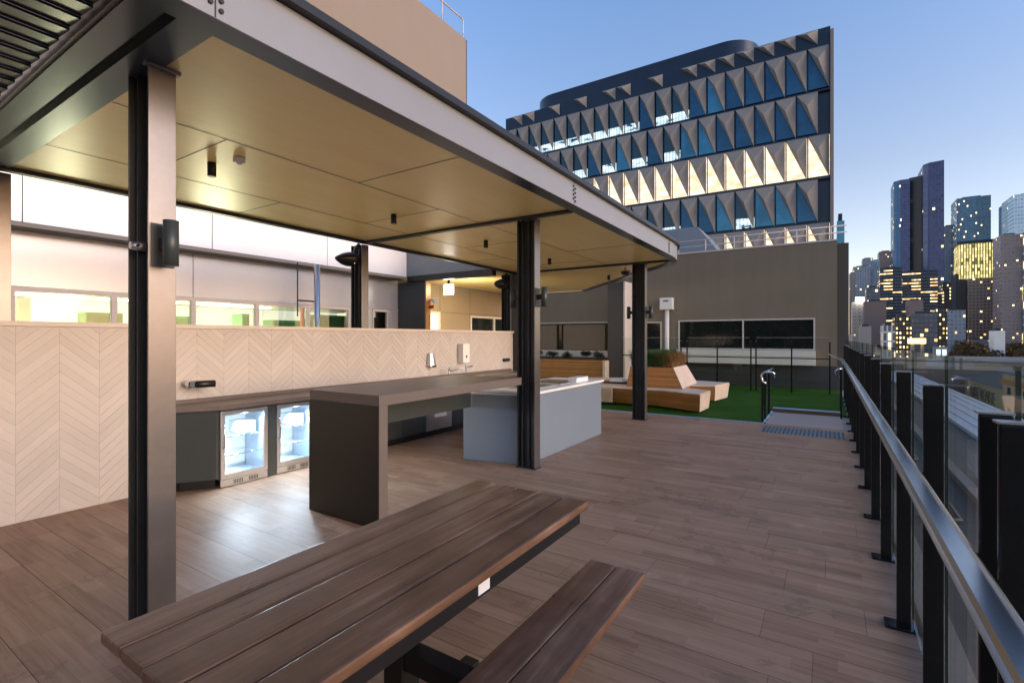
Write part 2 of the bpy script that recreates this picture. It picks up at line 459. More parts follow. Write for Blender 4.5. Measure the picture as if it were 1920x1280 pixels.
# downlights
def downlight(x, y, label):
    o = thing('downlight', label, 'ceiling light', (x, y, 2.94), 'cylinder downlights under the ceiling')
    MB().tube([(x, y, 2.945), (x, y, 3.055)], .033, 20).build('housing', m_black, o)
    MB().tube([(x, y, 2.940), (x, y, 2.9445)], .026, 20).build('lens', pbr('frosted_lens', (.5,.48,.42), .4), o)
    return o
d0 = downlight(-4.33, 2.1, 'black cylinder downlight beside the white motion sensor, nearest the camera')
dup(d0, (-4.33, 4.14, 2.94), 'second black cylinder downlight, left of the middle front column')
dup(d0, (-4.33, 6.0, 2.94), 'black cylinder downlight just past the first dark cross beam')
dup(d0, (-4.33, 8.0, 2.94), 'small black downlight against the right edge of the middle front column')
dup(d0, (-4.33, 10.9, 2.94), 'farthest black downlight, left of the last column top')
s = thing('motion_sensor', 'small white sensor on the ceiling next to a black downlight', 'sensor', (-4.0, 2.16, 3.0))
box(-4.04, -3.98, 2.12, 2.19, 3.012, 3.055, bev=.006).build('body', m_whiteplast, s)
MB().tube([(-4.01, 2.155, 2.995), (-4.01, 2.155, 3.012)], [.014, .022], 14).build('lens', m_whiteplast, s)
s = thing('dome_camera', 'round white-rimmed dome camera near the last front column top', 'camera', (-3.55, 9.85, 2.9))
MB().tube([(-3.55,9.85,3.055), (-3.55,9.85,2.99), (-3.55,9.85,2.975)], [.035,.035,.13], 24).build('mount', m_whiteplast, s)
MB().tube([(-3.55,9.85,2.974), (-3.55,9.85,2.93), (-3.55,9.85,2.90), (-3.55,9.85,2.89)], [.10,.088,.055,.01], 24).build('dome', m_dglass, s)

# wall lamps on columns
lamps = []
def wall_lamp(x, y, z, side, label):
    o = thing('wall_lamp', label, 'wall lamp', (x, y, z), 'up-down cylinder lamps on the columns')
    cx = x + side*.095
    MB().tube([(cx, y, z-.118), (cx, y, z+.118)], .036, 24).build('housing', m_cab, o)
    b = MB(); b.box(min(x, cx-side*.02), max(x, cx-side*.02), y-.022, y+.022, z-.03, z+.03); b.build('bracket', m_black, o)
    box(min(x, x+side*.006), max(x, x+side*.006), y-.055, y+.055, z-.12, z+.11, bev=.001).build('back_plate', m_steel, o)
    return o
wall_lamp(-3.0, 1.205, 2.095, 1, 'dark cylinder wall lamp on the lit face of the nearest column')
wall_lamp(-3.0, 5.235, 2.095, 1, 'cylinder wall lamp on the right face of the middle front column')
wall_lamp(-3.255, 5.235, 2.095, -1, 'cylinder wall lamp on the shaded left face of the middle front column')
wall_lamp(-3.0, 9.485, 2.095, 1, 'cylinder wall lamp on the right face of the farthest front column')
wall_lamp(-3.255, 9.485, 2.095, -1, 'cylinder wall lamp on the left face of the farthest front column')
# clamp knob on the nearest column
s = thing('cable_clamp', 'small round clamp in the dark recess of the nearest column', 'clamp', (-3.1, 1.12, 2.09))
MB().tube([(-3.115, 1.10, 2.09), (-3.115, 1.19, 2.09)], [.02, .028], 16).build('disc', m_stain, s)
MB().tube([(-3.165, 1.125, 2.09), (-3.05, 1.125, 2.09)], .007, 8).build('pin', m_steel, s)

# floodlights on rear columns
def flood(y, label):
    s = thing('floodlight', label, 'floodlight', (-6.22, y, 2.8), 'hooded floodlights on rear columns')
    m = MB(); secs = [(0, .16, .10), (.09, .15, .10), (.2, .115, .075), (.30, .05, .03), (.325, .01, .008)]
    rings = []
    for dd, w_, h_ in secs:
        cy = y - dd; cz = 2.83 - dd*.10
        rings.append([m.bm.verts.new((-6.22 + w_*math.cos(a), cy, cz + (h_*math.sin(a) if math.sin(a) > 0 else h_*1.25*math.sin(a)))) for a in [2*math.pi*k/16 for k in range(16)]])
    for a, b_ in zip(rings, rings[1:]):
        for k in range(16):
            f = m.bm.faces.new((a[k], a[(k+1)%16], b_[(k+1)%16], b_[k])); f.smooth = True
    m.bm.faces.new(rings[0]); m.bm.faces.new(rings[-1][::-1]); m.build('hood', m_black, s)
    MB().tube([(-6.22, y+.0, 2.84), (-6.2, y+.05, 3.0), (-6.2, y+.1, 3.06)], .03, 10).build('arm', m_black, s)
    MB().tube([(-6.13, y-.06, 2.745), (-6.12, y-.065, 2.725)], .018, 10).build('lens', m_chrome, s)
flood(5.1, 'black hooded floodlight on the rear column above the white panels')
flood(9.3, 'black hooded floodlight on the far rear column beside the entrance')

# ================================================================== FEATURE WALL with herringbone tiles
fw = thing('feature_wall', 'low herringbone tiled wall with pale capping behind the counter', 'wall', (-5.97, 3, 0))
WX = -5.905
box(-6.06, WX, -3, 9.2, 0, 1.70).build('core', m_white, fw)
box(-6.10, -5.88, -3, 9.22, 1.701, 1.745, bev=.003).build('capping', m_frame, fw)
def herringbone():
    M = Mat('herringbone_tile', (.6,.55,.5), .5)
    x, y, z = M.pos()
    at = M.nt.nodes.new('ShaderNodeAttribute'); at.attribute_name = 'tint'
    tint = X(M.nt, at.outputs['Fac'])
    n = M.noise(M.vec(x, y*5, z*5), 2.2, 6, .65)
    M.set('Base Color', M.ramp(tint*.55 + n*.45, [(.15, (.50,.455,.43)), (.5, (.535,.485,.46)), (.85, (.57,.52,.495))]))
    M.set('Roughness', n*.3 + .4)
    M.bump(n, .2, .003)
    bm = bmesh.new(); lay = bm.faces.layers.float.new('tint')
    CW = .29; PV = .087; gap = .0006; Y0 = 1.545
    for c_ in range(-17, 28):
        y0 = Y0 + c_*CW; up = (c_ % 2 == 1)                     # boards climb or fall across the strip
        off = random.random()*.02
        for k in range(-6, 26):
            z0 = k*PV + off - .3
            r = random.random(); th = .004 + random.random()*.0012
            za, zb = (z0, z0+CW*.93) if up else (z0+CW*.93, z0)
            e_ = .0014; A = []; B = []
            for (yy, zz, sy, sz) in ((y0+.0003, za+gap, .3, 1), (y0+CW-.0003, zb+gap, -.3, 1), (y0+CW-.0003, zb+PV-gap, -.3, -1), (y0+.0003, za+PV-gap, .3, -1)):
                A.append(bm.verts.new((WX, yy, zz))); B.append(bm.verts.new((WX+th, yy+sy*e_, zz+sz*e_)))
            fs = [bm.faces.new(B)] + [bm.faces.new((A[i], A[(i+1)%4], B[(i+1)%4], B[i])) for i in range(4)]
            for f in fs: f[lay] = r
    for co_, no in (((0,-3,0),(0,-1,0)), ((0,9.2,0),(0,1,0)), ((0,0,.002),(0,0,-1)), ((0,0,1.698),(0,0,1))):
        bmesh.ops.bisect_plane(bm, geom=bm.verts[:]+bm.edges[:]+bm.faces[:], plane_co=co_, plane_no=no, clear_outer=True)
    bmesh.ops.recalc_face_normals(bm, faces=bm.faces[:])
    m = MB(); m.bm.free(); m.bm = bm; m.fix = False
    o = m.build('herringbone_tiles', M.m, fw)
herringbone()

# ---- things on the wall
s = thing('soap_dispenser', 'small silver soap dispenser on the herringbone wall above the sink', 'dispenser', (-5.85, 6.5, 1.15))
m = MB(); m.prism([(-5.888,6.40),(-5.888,6.56),(-5.80,6.55),(-5.78,6.48),(-5.80,6.41)], 1.10, 1.33, top=[(-5.888,6.42),(-5.888,6.54),(-5.83,6.53),(-5.82,6.48),(-5.83,6.43)], bev=.006); m.build('body', m_stain, s)
m = MB(); m.prism([(-5.80,6.43),(-5.80,6.54),(-5.765,6.52),(-5.765,6.45)], 1.085, 1.12, bev=.004); m.build('push_lever', m_cab, s)
s = thing('towel_dispenser', 'white paper towel dispenser on the herringbone wall', 'dispenser', (-5.83, 7.45, 1.15))
box(-5.888, -5.76, 7.26, 7.46, 1.13, 1.49, bev=.012).build('cover', m_whiteplast, s)
box(-5.7595, -5.757, 7.34, 7.38, 1.22, 1.27).build('slot', m_cab, s)
s = thing('power_outlet', 'small black double power outlet at the far end of the wall', 'power outlet', (-5.88, 8.9, 1.1))
box(-5.889, -5.86, 8.78, 9.02, 1.085, 1.155, bev=.006).build('plate', m_black, s)
box(-5.8595, -5.856, 8.82, 8.87, 1.10, 1.14).build('socket', m_cab, s); box(-5.8595, -5.856, 8.93, 8.98, 1.10, 1.14).build('socket', m_cab, s)
s = thing('sink_tap', 'slim swivel tap rising from the rear counter below the towel dispenser', 'tap', (-5.7, 6.75, .88))
MB().tube([(-5.7,6.78,.88),(-5.7,6.78,1.06)], .014, 12).build('riser', m_stain, s)
MB().tube([(-5.7,6.78,1.0),(-5.60,7.1,1.055),(-5.56,7.28,1.075)], .011, 10).build('spout', m_stain, s)
MB().tube([(-5.58,7.12,.96),(-5.58,7.12,1.06),(-5.58,7.12,1.10)], [.010,.013,.02], 12).build('handle', m_alu, s)
s = thing('wall_spout', 'short chrome and black spout on the wall beside the nearest column', 'tap', (-5.8, 2.5, 1.07))
MB().tube([(-5.888,2.58,1.10),(-5.70,2.58,1.10)], .036, 18).build('body', m_chrome, s)
m = MB(); m.tube([(-5.74,2.60,1.10),(-5.70,2.64,1.10),(-5.66,2.78,1.10)], .038, 18); m.build('outlet', m_black, s)

# ================================================================== REAR COUNTER
rc = thing('rear_counter', 'long dark rear counter with angled end along the herringbone wall', 'counter', (-5.65, 5, 0))
m = MB(); m.prism([(-5.889,2.20),(-5.60,2.36),(-5.40,2.70),(-5.36,3.9),(-5.36,9.1),(-5.889,9.1)], .835, .885, bev=.002); m.build('worktop', m_counter, rc)
box(-5.889, -5.872, 2.3, 9.1, .886, .93).build('upstand', m_counter, rc)
m = MB(); m.prism([(-5.889,2.26),(-5.66,2.40),(-5.46,2.69),(-5.46,2.72),(-5.889,2.72)], .10, .834); m.build('end_panel', m_cab, rc)
m = MB(); m.prism([(-5.889,2.30),(-5.68,2.44),(-5.50,2.70),(-5.889,2.70)], 0, .099); m.build('plinth', m_black, rc)
box(-5.885, -5.44, 3.25, 3.355, 0, .834).build('divider', m_cab, rc)
box(-5.46, -5.42, 2.72, 3.90, .815, .8345).build('top_rail', m_cab, rc)
box(-5.885, -5.42, 3.87, 5.86, .10, .834).build('cabinet', m_cab, rc)
box(-5.885, -5.42, 6.5, 9.1, .10, .834).build('cabinet', m_cab, rc)
box(-5.885, -5.47, 3.87, 9.1, 0, .099).build('plinth', m_black, rc)
box(-5.885, -5.40, 5.865, 6.495, .101, .834, bev=.003).build('water_heater_front', m_stain, rc)
m = MB()
for y in (4.37, 4.87, 5.37, 7.0, 7.5, 8.0, 8.5): m.box(-5.4195, -5.418, y-.0025, y+.0025, .11, .83)
m.build('door_gaps', m_black, rc)
s = tag(box(-5.399, -5.397, 6.06, 6.36, .30, .62).build('notice', m_whiteplast), 'white notice stuck on the steel cabinet front under the bar', 'notice')
s = tag(box(-5.70, -5.50, 7.0, 7.6, .8855, .892).build('sink', m_stain), 'steel sink rim set in the rear counter', 'sink')

# fridges
m_fridgein = emis('fridge_interior', (.78,.90,1.0), .22, (.6,.66,.7))
def fridge(y0, y1, label):
    s = thing('bar_fridge', label, 'fridge', (-5.6, (y0+y1)/2, 0), 'glass door fridges under the counter')
    c = MB(); c.box(-5.87, -5.855, y0+.01, y1-.01, .08, .81); c.box(-5.8545, -5.47, y0+.01, y0+.025, .08, .81); c.box(-5.8545, -5.47, y1-.025, y1-.01, .08, .81)
    c.box(-5.8545, -5.47, y0+.0255, y1-.0255, .08, .10); c.box(-5.8545, -5.47, y0+.0255, y1-.0255, .79, .81)
    c.build('cabinet', pbr('fridge_liner', (.6,.68,.75), .35), s)
    box(-5.853, -5.848, y0+.04, y1-.04, .14, .77).build('lit_back', m_fridgein, s)
    fr = MB()
    for a in ((y0+.005, y0+.05, .085, .81), (y1-.05, y1-.005, .085, .81)): fr.box(-5.465, -5.43, a[0], a[1], a[2], a[3], bev=.003)
    fr.box(-5.465, -5.43, y0+.0502, y1-.0502, .085, .135); fr.box(-5.465, -5.43, y0+.0502, y1-.0502, .765, .81)
    dr = fr.build('door', m_stain, s)
    box(-5.452, -5.447, y0+.0505, y1-.0505, .1355, .7645).build('door_glass', glass('fridge_glass', (.93,.96,.98), .5), dr)
    MB().tube([(-5.43,y0+.028,.42),(-5.40,y0+.028,.44),(-5.40,y0+.028,.66),(-5.43,y0+.028,.68)], .008, 8).build('handle', m_chrome, dr)
    k = box(-5.46, -5.435, y0+.005, y1-.005, .006, .078, bev=.002).build('kick_grille', m_stain, s)
    g_ = MB()
    for q in range(6): g_.box(-5.4345, -5.433, y0+.14+q*.018, y0+.15+q*.018, .02, .065)
    for q in range(6): g_.box(-5.4345, -5.433, y0+.31+q*.018, y0+.32+q*.018, .02, .065)
    g_.build('vents', m_cab, k)
    sh = MB()
    for z in (.32, .52):
        for q in range(9): sh.tube([(-5.83, y0+.06+q*.048, z), (-5.49, y0+.06+q*.048, z)], .003, 6)
        sh.tube([(-5.49, y0+.03, z), (-5.49, y1-.03, z)], .005, 6)
    sh.build('wire_shelf', m_chrome, s)
    box(-5.80, -5.55, y0+.28, y1-.08, .53, .66, bev=.004).build('drawer', m_whiteplast, s)
    L = bpy.data.lights.new('fridge_light', 'AREA'); L.shape = 'RECTANGLE'; L.size = .40; L.size_y = .03; L.energy = 13; L.color = (.66,.84,1.)
    lo = bpy.data.objects.new('fridge_light', L); COL.objects.link(lo); lo.parent = s
    lo.location = Vector((-5.50, (y0+y1)/2, .735)) - s.location
    lo.rotation_euler = Vector((-.62,0,1)).to_track_quat('Z','X').to_euler()
fridge(2.72, 3.25, 'lit glass door fridge at the angled end of the rear counter')
fridge(3.355, 3.865, 'second lit glass door fridge, half hidden by the bar end')

# ================================================================== BAR
br = thing('bar_table', 'long brown waterfall bar with shade-darkened end panel under the pergola', 'bar', (-3.6, 4, 0))
BX0, BX1 = -4.08, -3.145
box(BX0, BX1, 2.8455, 2.94, 0, 1.028, bev=.002).build('end_panel', m_bar, br)
box(BX0+.001, BX1-.001, 2.840, 2.845, 0.001, 1.026).build('end_shade_sheet', m_endp, br)  # thin dark sheet paints the shade on the end panel
box(BX0, BX1, 2.845, 5.10, 1.0285, 1.118, bev=.002).build('bar_top', m_bar, br)
box(-3.98, -3.92, 2.941, 5.10, .70, 1.028).build('apron', m_cab, br)
# ---- barbecue block
bb = thing('barbecue_bench', 'pale grey barbecue bench with white top beyond the bar', 'barbecue', (-3.65, 6.4, 0))
m = MB(); m.prism([(-4.07,5.13),(-3.26,5.30),(-3.20,5.36),(-3.20,7.72),(-4.07,7.72)], 0, .865, bev=.003); m.build('cladding', m_block, bb)
m = MB(); m.prism([(-4.10,5.44),(-3.17,5.44),(-3.17,7.78),(-4.10,7.78)], .866, .90, bev=.004); m.build('benchtop', m_white, bb)
hp = MB()
for y in (5.75, 6.55): hp.box(-3.92, -3.36, y, y+.62, .9005, .915, bev=.004)
hp.build('hotplate', m_stain, bb)
box(-3.46, -3.30, 6.98, 7.42, .9005, .975, bev=.012).build('control_box', m_whiteplast, bb)

# ================================================================== PICNIC TABLE
pt = thing('picnic_table', 'dark slatted timber picnic table in the foreground with one bench', 'picnic table', (-1.4, 1.45, 0))
TX0, TX1, TY0, TY1 = -1.78, -1.055, .55, 2.375
wd = .1365; gp = (TX1-TX0-5*wd)/4
for k in range(5):
    x = TX0 + k*(wd+gp)
    dy = random.uniform(-.006, .006)
    box(x, x+wd, TY0+dy, TY1+dy, .712 , .75 + random.uniform(-.0015,.0015), bev=.009).build('slat', m_table, pt)
tb = MB(); tb.box(-1.72, -1.69, .60, 2.30, .655, .7115, bev=.002); tb.box(-1.10, -1.068, .60, 2.30, .655, .7115, bev=.002)
tb.box(-1.72, -1.07, .64, .68, .656, .7113); tb.box(-1.72, -1.07, 2.22, 2.26, .656, .7113)
tb.build('top_frame', m_black, pt)
lg = MB(); lg.box(-1.50, -1.40, 1.38, 1.48, .06, .655, bev=.004); lg.build('leg', m_black, pt)
lg = MB(); lg.box(-1.50, -1.40, .75, .85, .06, .655, bev=.004); lg.build('leg', m_black, pt)
ft = MB(); ft.box(-1.9, -.80, 1.39, 1.47, .30, .375, bev=.004); ft.box(-1.9, -.80, .76, .84, .30, .375, bev=.004)
ft.box(-1.49, -1.41, .4, 1.9, .0, .058, bev=.004); ft.build('cross_arm', m_black, pt)
for x in (-1.045, -.90):
    box(x, x+.14, .65, 2.375 + random.uniform(-.01,.01), .412, .448, bev=.005).build('bench_slat', m_table, pt)
bf = MB(); bf.box(-.98, -.82, .7, 2.27, .376, .4115, bev=.002); bf.build('bench_frame', m_black, pt)
box(-1.0675, -1.064, 1.43, 1.50, .668, .708, bev=.001).build('maker_plate', m_whiteplast, pt)

# ================================================================== BALUSTRADES
def posts(par, pts, along, h=1.41):
    """flat double-bar posts with base plates"""
    for (x, y) in pts:
        p = MB()
        if along == 'y':
            p.box(x-.032, x+.032, y-.010, y+.006, 0, h, bev=.005); p.box(x-.020, x+.030, y+.0065, y+.030, 0, h-.004)
        else:
            p.box(x-.008, x+.006, y-.032, y+.032, 0, h, bev=.0015); p.box(x+.0065, x+.030, y-.03, y+.02, 0, h-.004)
        q = p.build('post', m_rail, par)
        cpp = MB()
        if along == 'y': cpp.box(x-.034, x+.034, y-.010, y+.032, h+.0005, h+.006, bev=.001)
        else: cpp.box(x-.010, x+.032, y-.034, y+.034, h+.0005, h+.006)
        cpp.build('post_cap', m_stain, q)  # paler steel stands for sky light on the post tops
        b_ = MB(); b_.box(x-.085, x+.06, y-.05, y+.06, 0, .012, bev=.002)
        for sx in (-.065, .045): b_.tube([(x+sx, y-.035, .012), (x+sx, y-.035, .022)], .007, 8)
        b_.build('base_plate', m_rail, q)
rb = thing('glass_balustrade', 'glass balustrade with black posts and metal handrail along the right edge', 'balustrade', (.36, 6, 0))
RX = .345
ys = [.72, 1.50, 1.67, 2.54, 3.46, 4.46, 5.42, 6.45, 7.43, 8.38, 9.3, 10.2, 11.1, 12.0, 12.9, 13.8, 14.7, 15.6]
posts(rb, [(RX, y) for y in ys], 'y')
gq = [-1.2, .72] + ys[2:] + [16.4]
gy = [(a+.006, b_-.006) for a, b_ in zip(gq, gq[1:])]
for a, b_ in gy:
    gl = box(RX+.034, RX+.046, a, b_, .06, 1.53).build('glass_panel', m_glass, rb)
    ed = MB(); ed.box(RX+.035, RX+.045, b_+.0005, b_+.010, .06, 1.53); ed.build('polished_edge', m_edge, gl)
hr = MB(); hx = .255
path = [(hx, -1.0, 1.09), (hx, 9.0, 1.09), (hx, 11.5, 1.09), (hx-.02, 11.9, 1.10), (hx-.02, 12.3, 1.13), (.05, 15.9, 1.13), (.0, 16.38, 1.16)]
def rail_sweep(path, w_, h_, name, mat, par):
    m = MB(); rings = []
    pv = [Vector(p) for p in path]
    for i, p in enumerate(pv):
        dd = (pv[min(i+1,len(pv)-1)] - pv[max(i-1,0)]); dd.z = 0; dd.normalize(); n = Vector((dd.y, -dd.x, 0))
        ring = []
        c_ = .008
        for su, sv in ((-1,-1),(1,-1),(1,1),(-1,1)):
            for k in range(2):
                eu = c_ if (k == 0) == (su*sv > 0) else 0; ev = c_ - eu
                ring.append(m.bm.verts.new(p + n*su*(w_/2-eu) + Vector((0,0,sv*(h_/2-ev)))))
        rings.append(ring)
    for a, b_ in zip(rings, rings[1:]):
        for k in range(8): m.bm.faces.new((a[k], a[(k+1)%8], b_[(k+1)%8], b_[k]))
    m.bm.faces.new(rings[0]); m.bm.faces.new(rings[-1][::-1])
    return m.build(name, mat, par)
h_ = rail_sweep(path, .062, .042, 'handrail', m_handrail, rb)
m = MB()
for y in ys:
    if y < 12: m.box(hx+.01, RX-.03, y-.012, y+.0, 1.03, 1.065)
m.build('rail_brackets', m_rail, h_)
box(.42, .56, -6, 16.4, .001, .055, bev=.004).build('kerb', m_conc, rb)

fb = thing('far_balustrade', 'far glass balustrade with slim black posts across the end of the turf', 'balustrade', (-2, 16.4, 0))
FY = 16.4
px_ = [-3.83, -3.02, -2.94, -1.99, -1.9, -.93, .0]
posts(fb, [(-3.72, FY), (-3.45, FY), (-2.30, FY), (-1.46, FY+.02), (-1.22, FY), (-.18+.18, FY)][:0] or [(-4.05, FY), (-3.86, FY), (-2.95, FY), (-2.0, FY), (-1.86, FY), (-.93, FY), (.0, FY)], 'x', 1.49)
# real post positions measured along the fence line
for a, b_ in ((-6.0,-4.06), (-3.84,-2.96), (-2.94,-2.02), (-1.84,-.94), (-.92,-.01)):
    gl = box(a, b_, FY-.052, FY-.04, .06, 1.6).build('glass_panel', m_glass, fb)
    box(a, b_, FY-.053, FY-.039, 1.601, 1.607).build('polished_edge', m_frame, gl)
m = MB(); m.box(-6.0, .0, FY-.10, FY-.06, .99, 1.02, bev=.003); m.build('handrail', m_rail, fb)

sr = thing('landing_handrail', 'pair of short black posts carrying a curved chrome rail beside the landing', 'handrail', (-1.05, 11, 0))
for y in (10.32, 10.75, 11.5):
    p = box(-1.075, -1.035, y-.02, y+.02, 0, .93, bev=.003).build('post', m_rail, sr)
    box(-1.10, -1.0, y-.05, y+.05, .0, .012, bev=.002).build('base_plate', m_rail, p)
pts = [(-1.055,11.5,.95), (-1.055,10.5,.97), (-1.055,10.30,.95), (-1.05,10.22,.90)]
MB().tube([(-.985,10.2,.76),(-1.035,10.2,.78),(-1.055,10.2,.84),(-1.05,10.2,.92),(-1.01,10.2,.965),(-.9,10.22,.97),(-.86,10.24,.95),(-.85,10.26,.86)], .019, 12).build('end_loop', m_chrome, sr)
MB().tube([(-1.0,10.24,.955),(-1.0,11.6,.955)], .019, 12).build('rail', m_chrome, sr)
s2 = thing('landing_side_rail', 'chrome end of the second landing handrail beside the right glass balustrade', 'handrail', (.18, 11, 0))
MB().tube([(.16,11.75,.80),(.12,11.55,.86),(.10,11.4,.95),(.14,11.35,1.0),(.2,11.5,1.0),(.2,12.3,.98)], .019, 12).build('rail', m_chrome, s2)
for y in (11.7, 12.2): box(.18, .215, y-.02, y+.02, 0, .975, bev=.003).build('post', m_rail, s2)

# ================================================================== TIMBER SEAT with grass planter
ts = thing('planter_seat', 'angular golden timber seat wrapped round a raised planter on the turf', 'seat', (-3.5, 12, 0))
SZ = .43
def seatpoly(bottom, top, name):
    m = MB(); m.prism(bottom, .05, SZ-.03, top=top, bev=.004); o = m.build(name, m_timber, ts)
    m = MB(); m.prism(top, SZ-.029, SZ, bev=.004); m.build('seat_boards', m_timbertop, ts)
seatpoly([(-6.2,11.25),(-4.15,11.22),(-3.25,11.20),(-2.28,10.76),(-2.255,11.54),(-3.05,11.95),(-6.2,11.95)],
         [(-6.25,11.02),(-4.15,11.08),(-3.15,11.10),(-2.26,10.72),(-2.22,11.58),(-3.0,12.0),(-6.25,12.0)], 'front_wing')
seatpoly([(-4.2,12.02),(-3.08,12.02),(-2.96,12.7),(-2.375,12.88),(-2.24,13.82),(-3.1,14.0),(-4.2,14.0)],
         [(-4.2,12.002),(-3.0,12.002),(-2.9,12.6),(-2.36,12.85),(-2.2,13.9),(-3.0,14.1),(-4.2,14.1)], 'rear_wing')
seatpoly([(-6.2,12.02),(-5.6,12.02),(-4.3,13.6),(-4.9,14.0),(-6.2,13.2)],
         [(-6.25,12.002),(-5.5,12.002),(-4.21,13.5),(-4.8,14.1),(-6.25,13.3)], 'side_wing')
m = MB(); m.prism([(-4.10,11.45),(-2.82,11.55),(-2.88,13.3),(-4.2,13.4)], SZ+.001, .90, top=[(-4.10,11.72),(-3.08,11.75),(-3.1,13.1),(-4.1,13.15)], bev=.005)
m.build('planter_box', m_timber, ts)
box(-4.05, -3.14, 11.80, 13.05, .901, .915).build('soil', m_soil, ts)
m = MB()
for k in range(8): m.box(-4.70, -4.30, 11.03-.02, 11.03+.03, .08+k*.042, .108+k*.042)
m.build('vent_slats', m_timbertop, ts)
def grass(name, label, x0, x1, y0, y1, n, hmin, hmax, mat, seed, spread=.12):
    rnd = random.Random(seed); m = MB(); m.fix = False
    for i in range(n):
        x = rnd.uniform(x0, x1); y = rnd.uniform(y0, y1); h = rnd.uniform(hmin, hmax); a = rnd.uniform(0, 6.28)
        ln = rnd.uniform(.02, spread)*1.6; dx, dy = math.cos(a), math.sin(a); w_ = rnd.uniform(.004, .008)
        px, py = -dy*w_, dx*w_; prev = None
        for k in range(4):
            f = k/3; cx = x + dx*ln*f*f; cy = y + dy*ln*f*f; cz = .91 + h*(f - .18*f*f); t_ = 1-f*.85
            cur = (m.bm.verts.new((cx-px*t_, cy-py*t_, cz)), m.bm.verts.new((cx+px*t_, cy+py*t_, cz)))
            if prev: m.bm.faces.new((prev[0], prev[1], cur[1], cur[0]))
            prev = cur
    o = m.build(name, mat); return tag(o, label, 'grass plant')
grass('ornamental_grass', 'bushy green grass filling the left of the timber planter', -4.08, -3.28, 11.74, 13.05, 8000, .24, .50, m_grassg, 3, .2)
grass('dry_grass', 'orange-brown dry grass on the right side of the timber planter', -3.42, -3.1, 11.76, 13.05, 3000, .22, .44, m_grassb, 4, .22)
s = thing('towel', 'crumpled orange and white cloth left on the seat beside the planter', 'cloth', (-4.75, 12.7, SZ))
m = MB(); m.prism([(-5.0,12.4),(-4.55,12.5),(-4.5,12.9),(-4.9,13.0)], SZ+.001, SZ+.07, top=[(-4.9,12.55),(-4.65,12.6),(-4.65,12.8),(-4.85,12.85)], bev=.01); m.build('fold', m_whiteplast, s)
m = MB(); m.prism([(-5.15,12.35),(-4.9,12.35),(-4.95,12.6),(-5.12,12.6)], SZ+.001, SZ+.03, bev=.006); m.build('corner', pbr('orange_cloth', (.6,.18,.05), .8), s)

def plate(name, q, n, mat, t=.008):
    m = MB(); n = Vector(n)*t; a = [m.bm.verts.new(Vector(p)+n*.2) for p in q]; b_ = [m.bm.verts.new(Vector(p)+n) for p in q]
    m.bm.faces.new(a[::-1]); m.bm.faces.new(b_)
    for i in range(4): m.bm.faces.new((a[i], a[(i+1)%4], b_[(i+1)%4], b_[i]))
    return m.build(name, mat, ts)
plate('sunlit_end_boards', [(-2.28,10.76,.05),(-2.255,11.54,.05),(-2.22,11.58,.40),(-2.26,10.72,.40)], (1,0,0), m_timbertop)  # pale boards, part of their brightness is sunlight put into the colour
plate('sunlit_end_boards', [(-2.375,12.88,.05),(-2.24,13.82,.05),(-2.2,13.9,.40),(-2.36,12.85,.40)], (1,0,0), m_timbertop)
plate('sunlit_end_boards', [(-2.82,11.55,.435),(-2.88,13.3,.435),(-3.1,13.1,.90),(-3.08,11.75,.90)], (1,0,.45), m_timbertop)
# back planter with shrubs
bp = thing('timber_planter', 'long golden timber planter box in front of the far blinds', 'planter', (-8.2, 16.9, 0))
box(-10.6, -6.82, 16.6, 17.3, 0, .80, bev=.004).build('box', m_timber, bp)
box(-6.80, -6.70, 16.52, 16.9, 0, .78, bev=.004).build('end_post', m_timbertop, bp)
box(-10.62, -6.80, 16.58, 17.32, .801, .84, bev=.004).build('rim', m_black, bp)
def leafball(m, c, r, n, rnd, flat=.8, size=.03):
    for i in range(n):
        v = Vector((rnd.gauss(0,1), rnd.gauss(0,1), rnd.gauss(0,1))).normalized()*r*(rnd.random()**.45)
        p = Vector(c) + Vector((v.x, v.y, v.z*flat))
        a = Vector((rnd.uniform(-1,1), rnd.uniform(-1,1), rnd.uniform(-1,1))).normalized(); b_ = a.cross(Vector((rnd.random(),rnd.random(),rnd.random()))).normalized()
        s_ = size*rnd.uniform(.6,1.3)
        m.bm.faces.new([m.bm.verts.new(p+a*s_), m.bm.verts.new(p+b_*s_*.45), m.bm.verts.new(p-a*s_), m.bm.verts.new(p-b_*s_*.45)])
rnd = random.Random(5)
lb = ['small dark shrub at the right end of the far timber planter', 'second dark shrub from the right end of the far planter', 'dark shrub in the middle of the visible far planter',
      'dark shrub behind the thin black window post, in the planter', 'leftmost small shrub in view in the far planter']
for k, x in enumerate((-7.15, -7.65, -8.45, -9.05, -9.75)):
    m = MB(); m.fix = False
    for q in range(5): leafball(m, (x+rnd.uniform(-.14,.14), 16.95+rnd.uniform(-.12,.12), .95+rnd.uniform(-.03,.08)), .13, 130, rnd)
    s = thing('shrub', lb[k], 'shrub', (x, 16.95, .83), 'small shrubs in the far planter')
    m.build('foliage', m_leafd, s)
    MB().tube([(x,16.95,.83),(x,16.95,.98)], [.012,.006], 6).build('stem', m_soil, s)

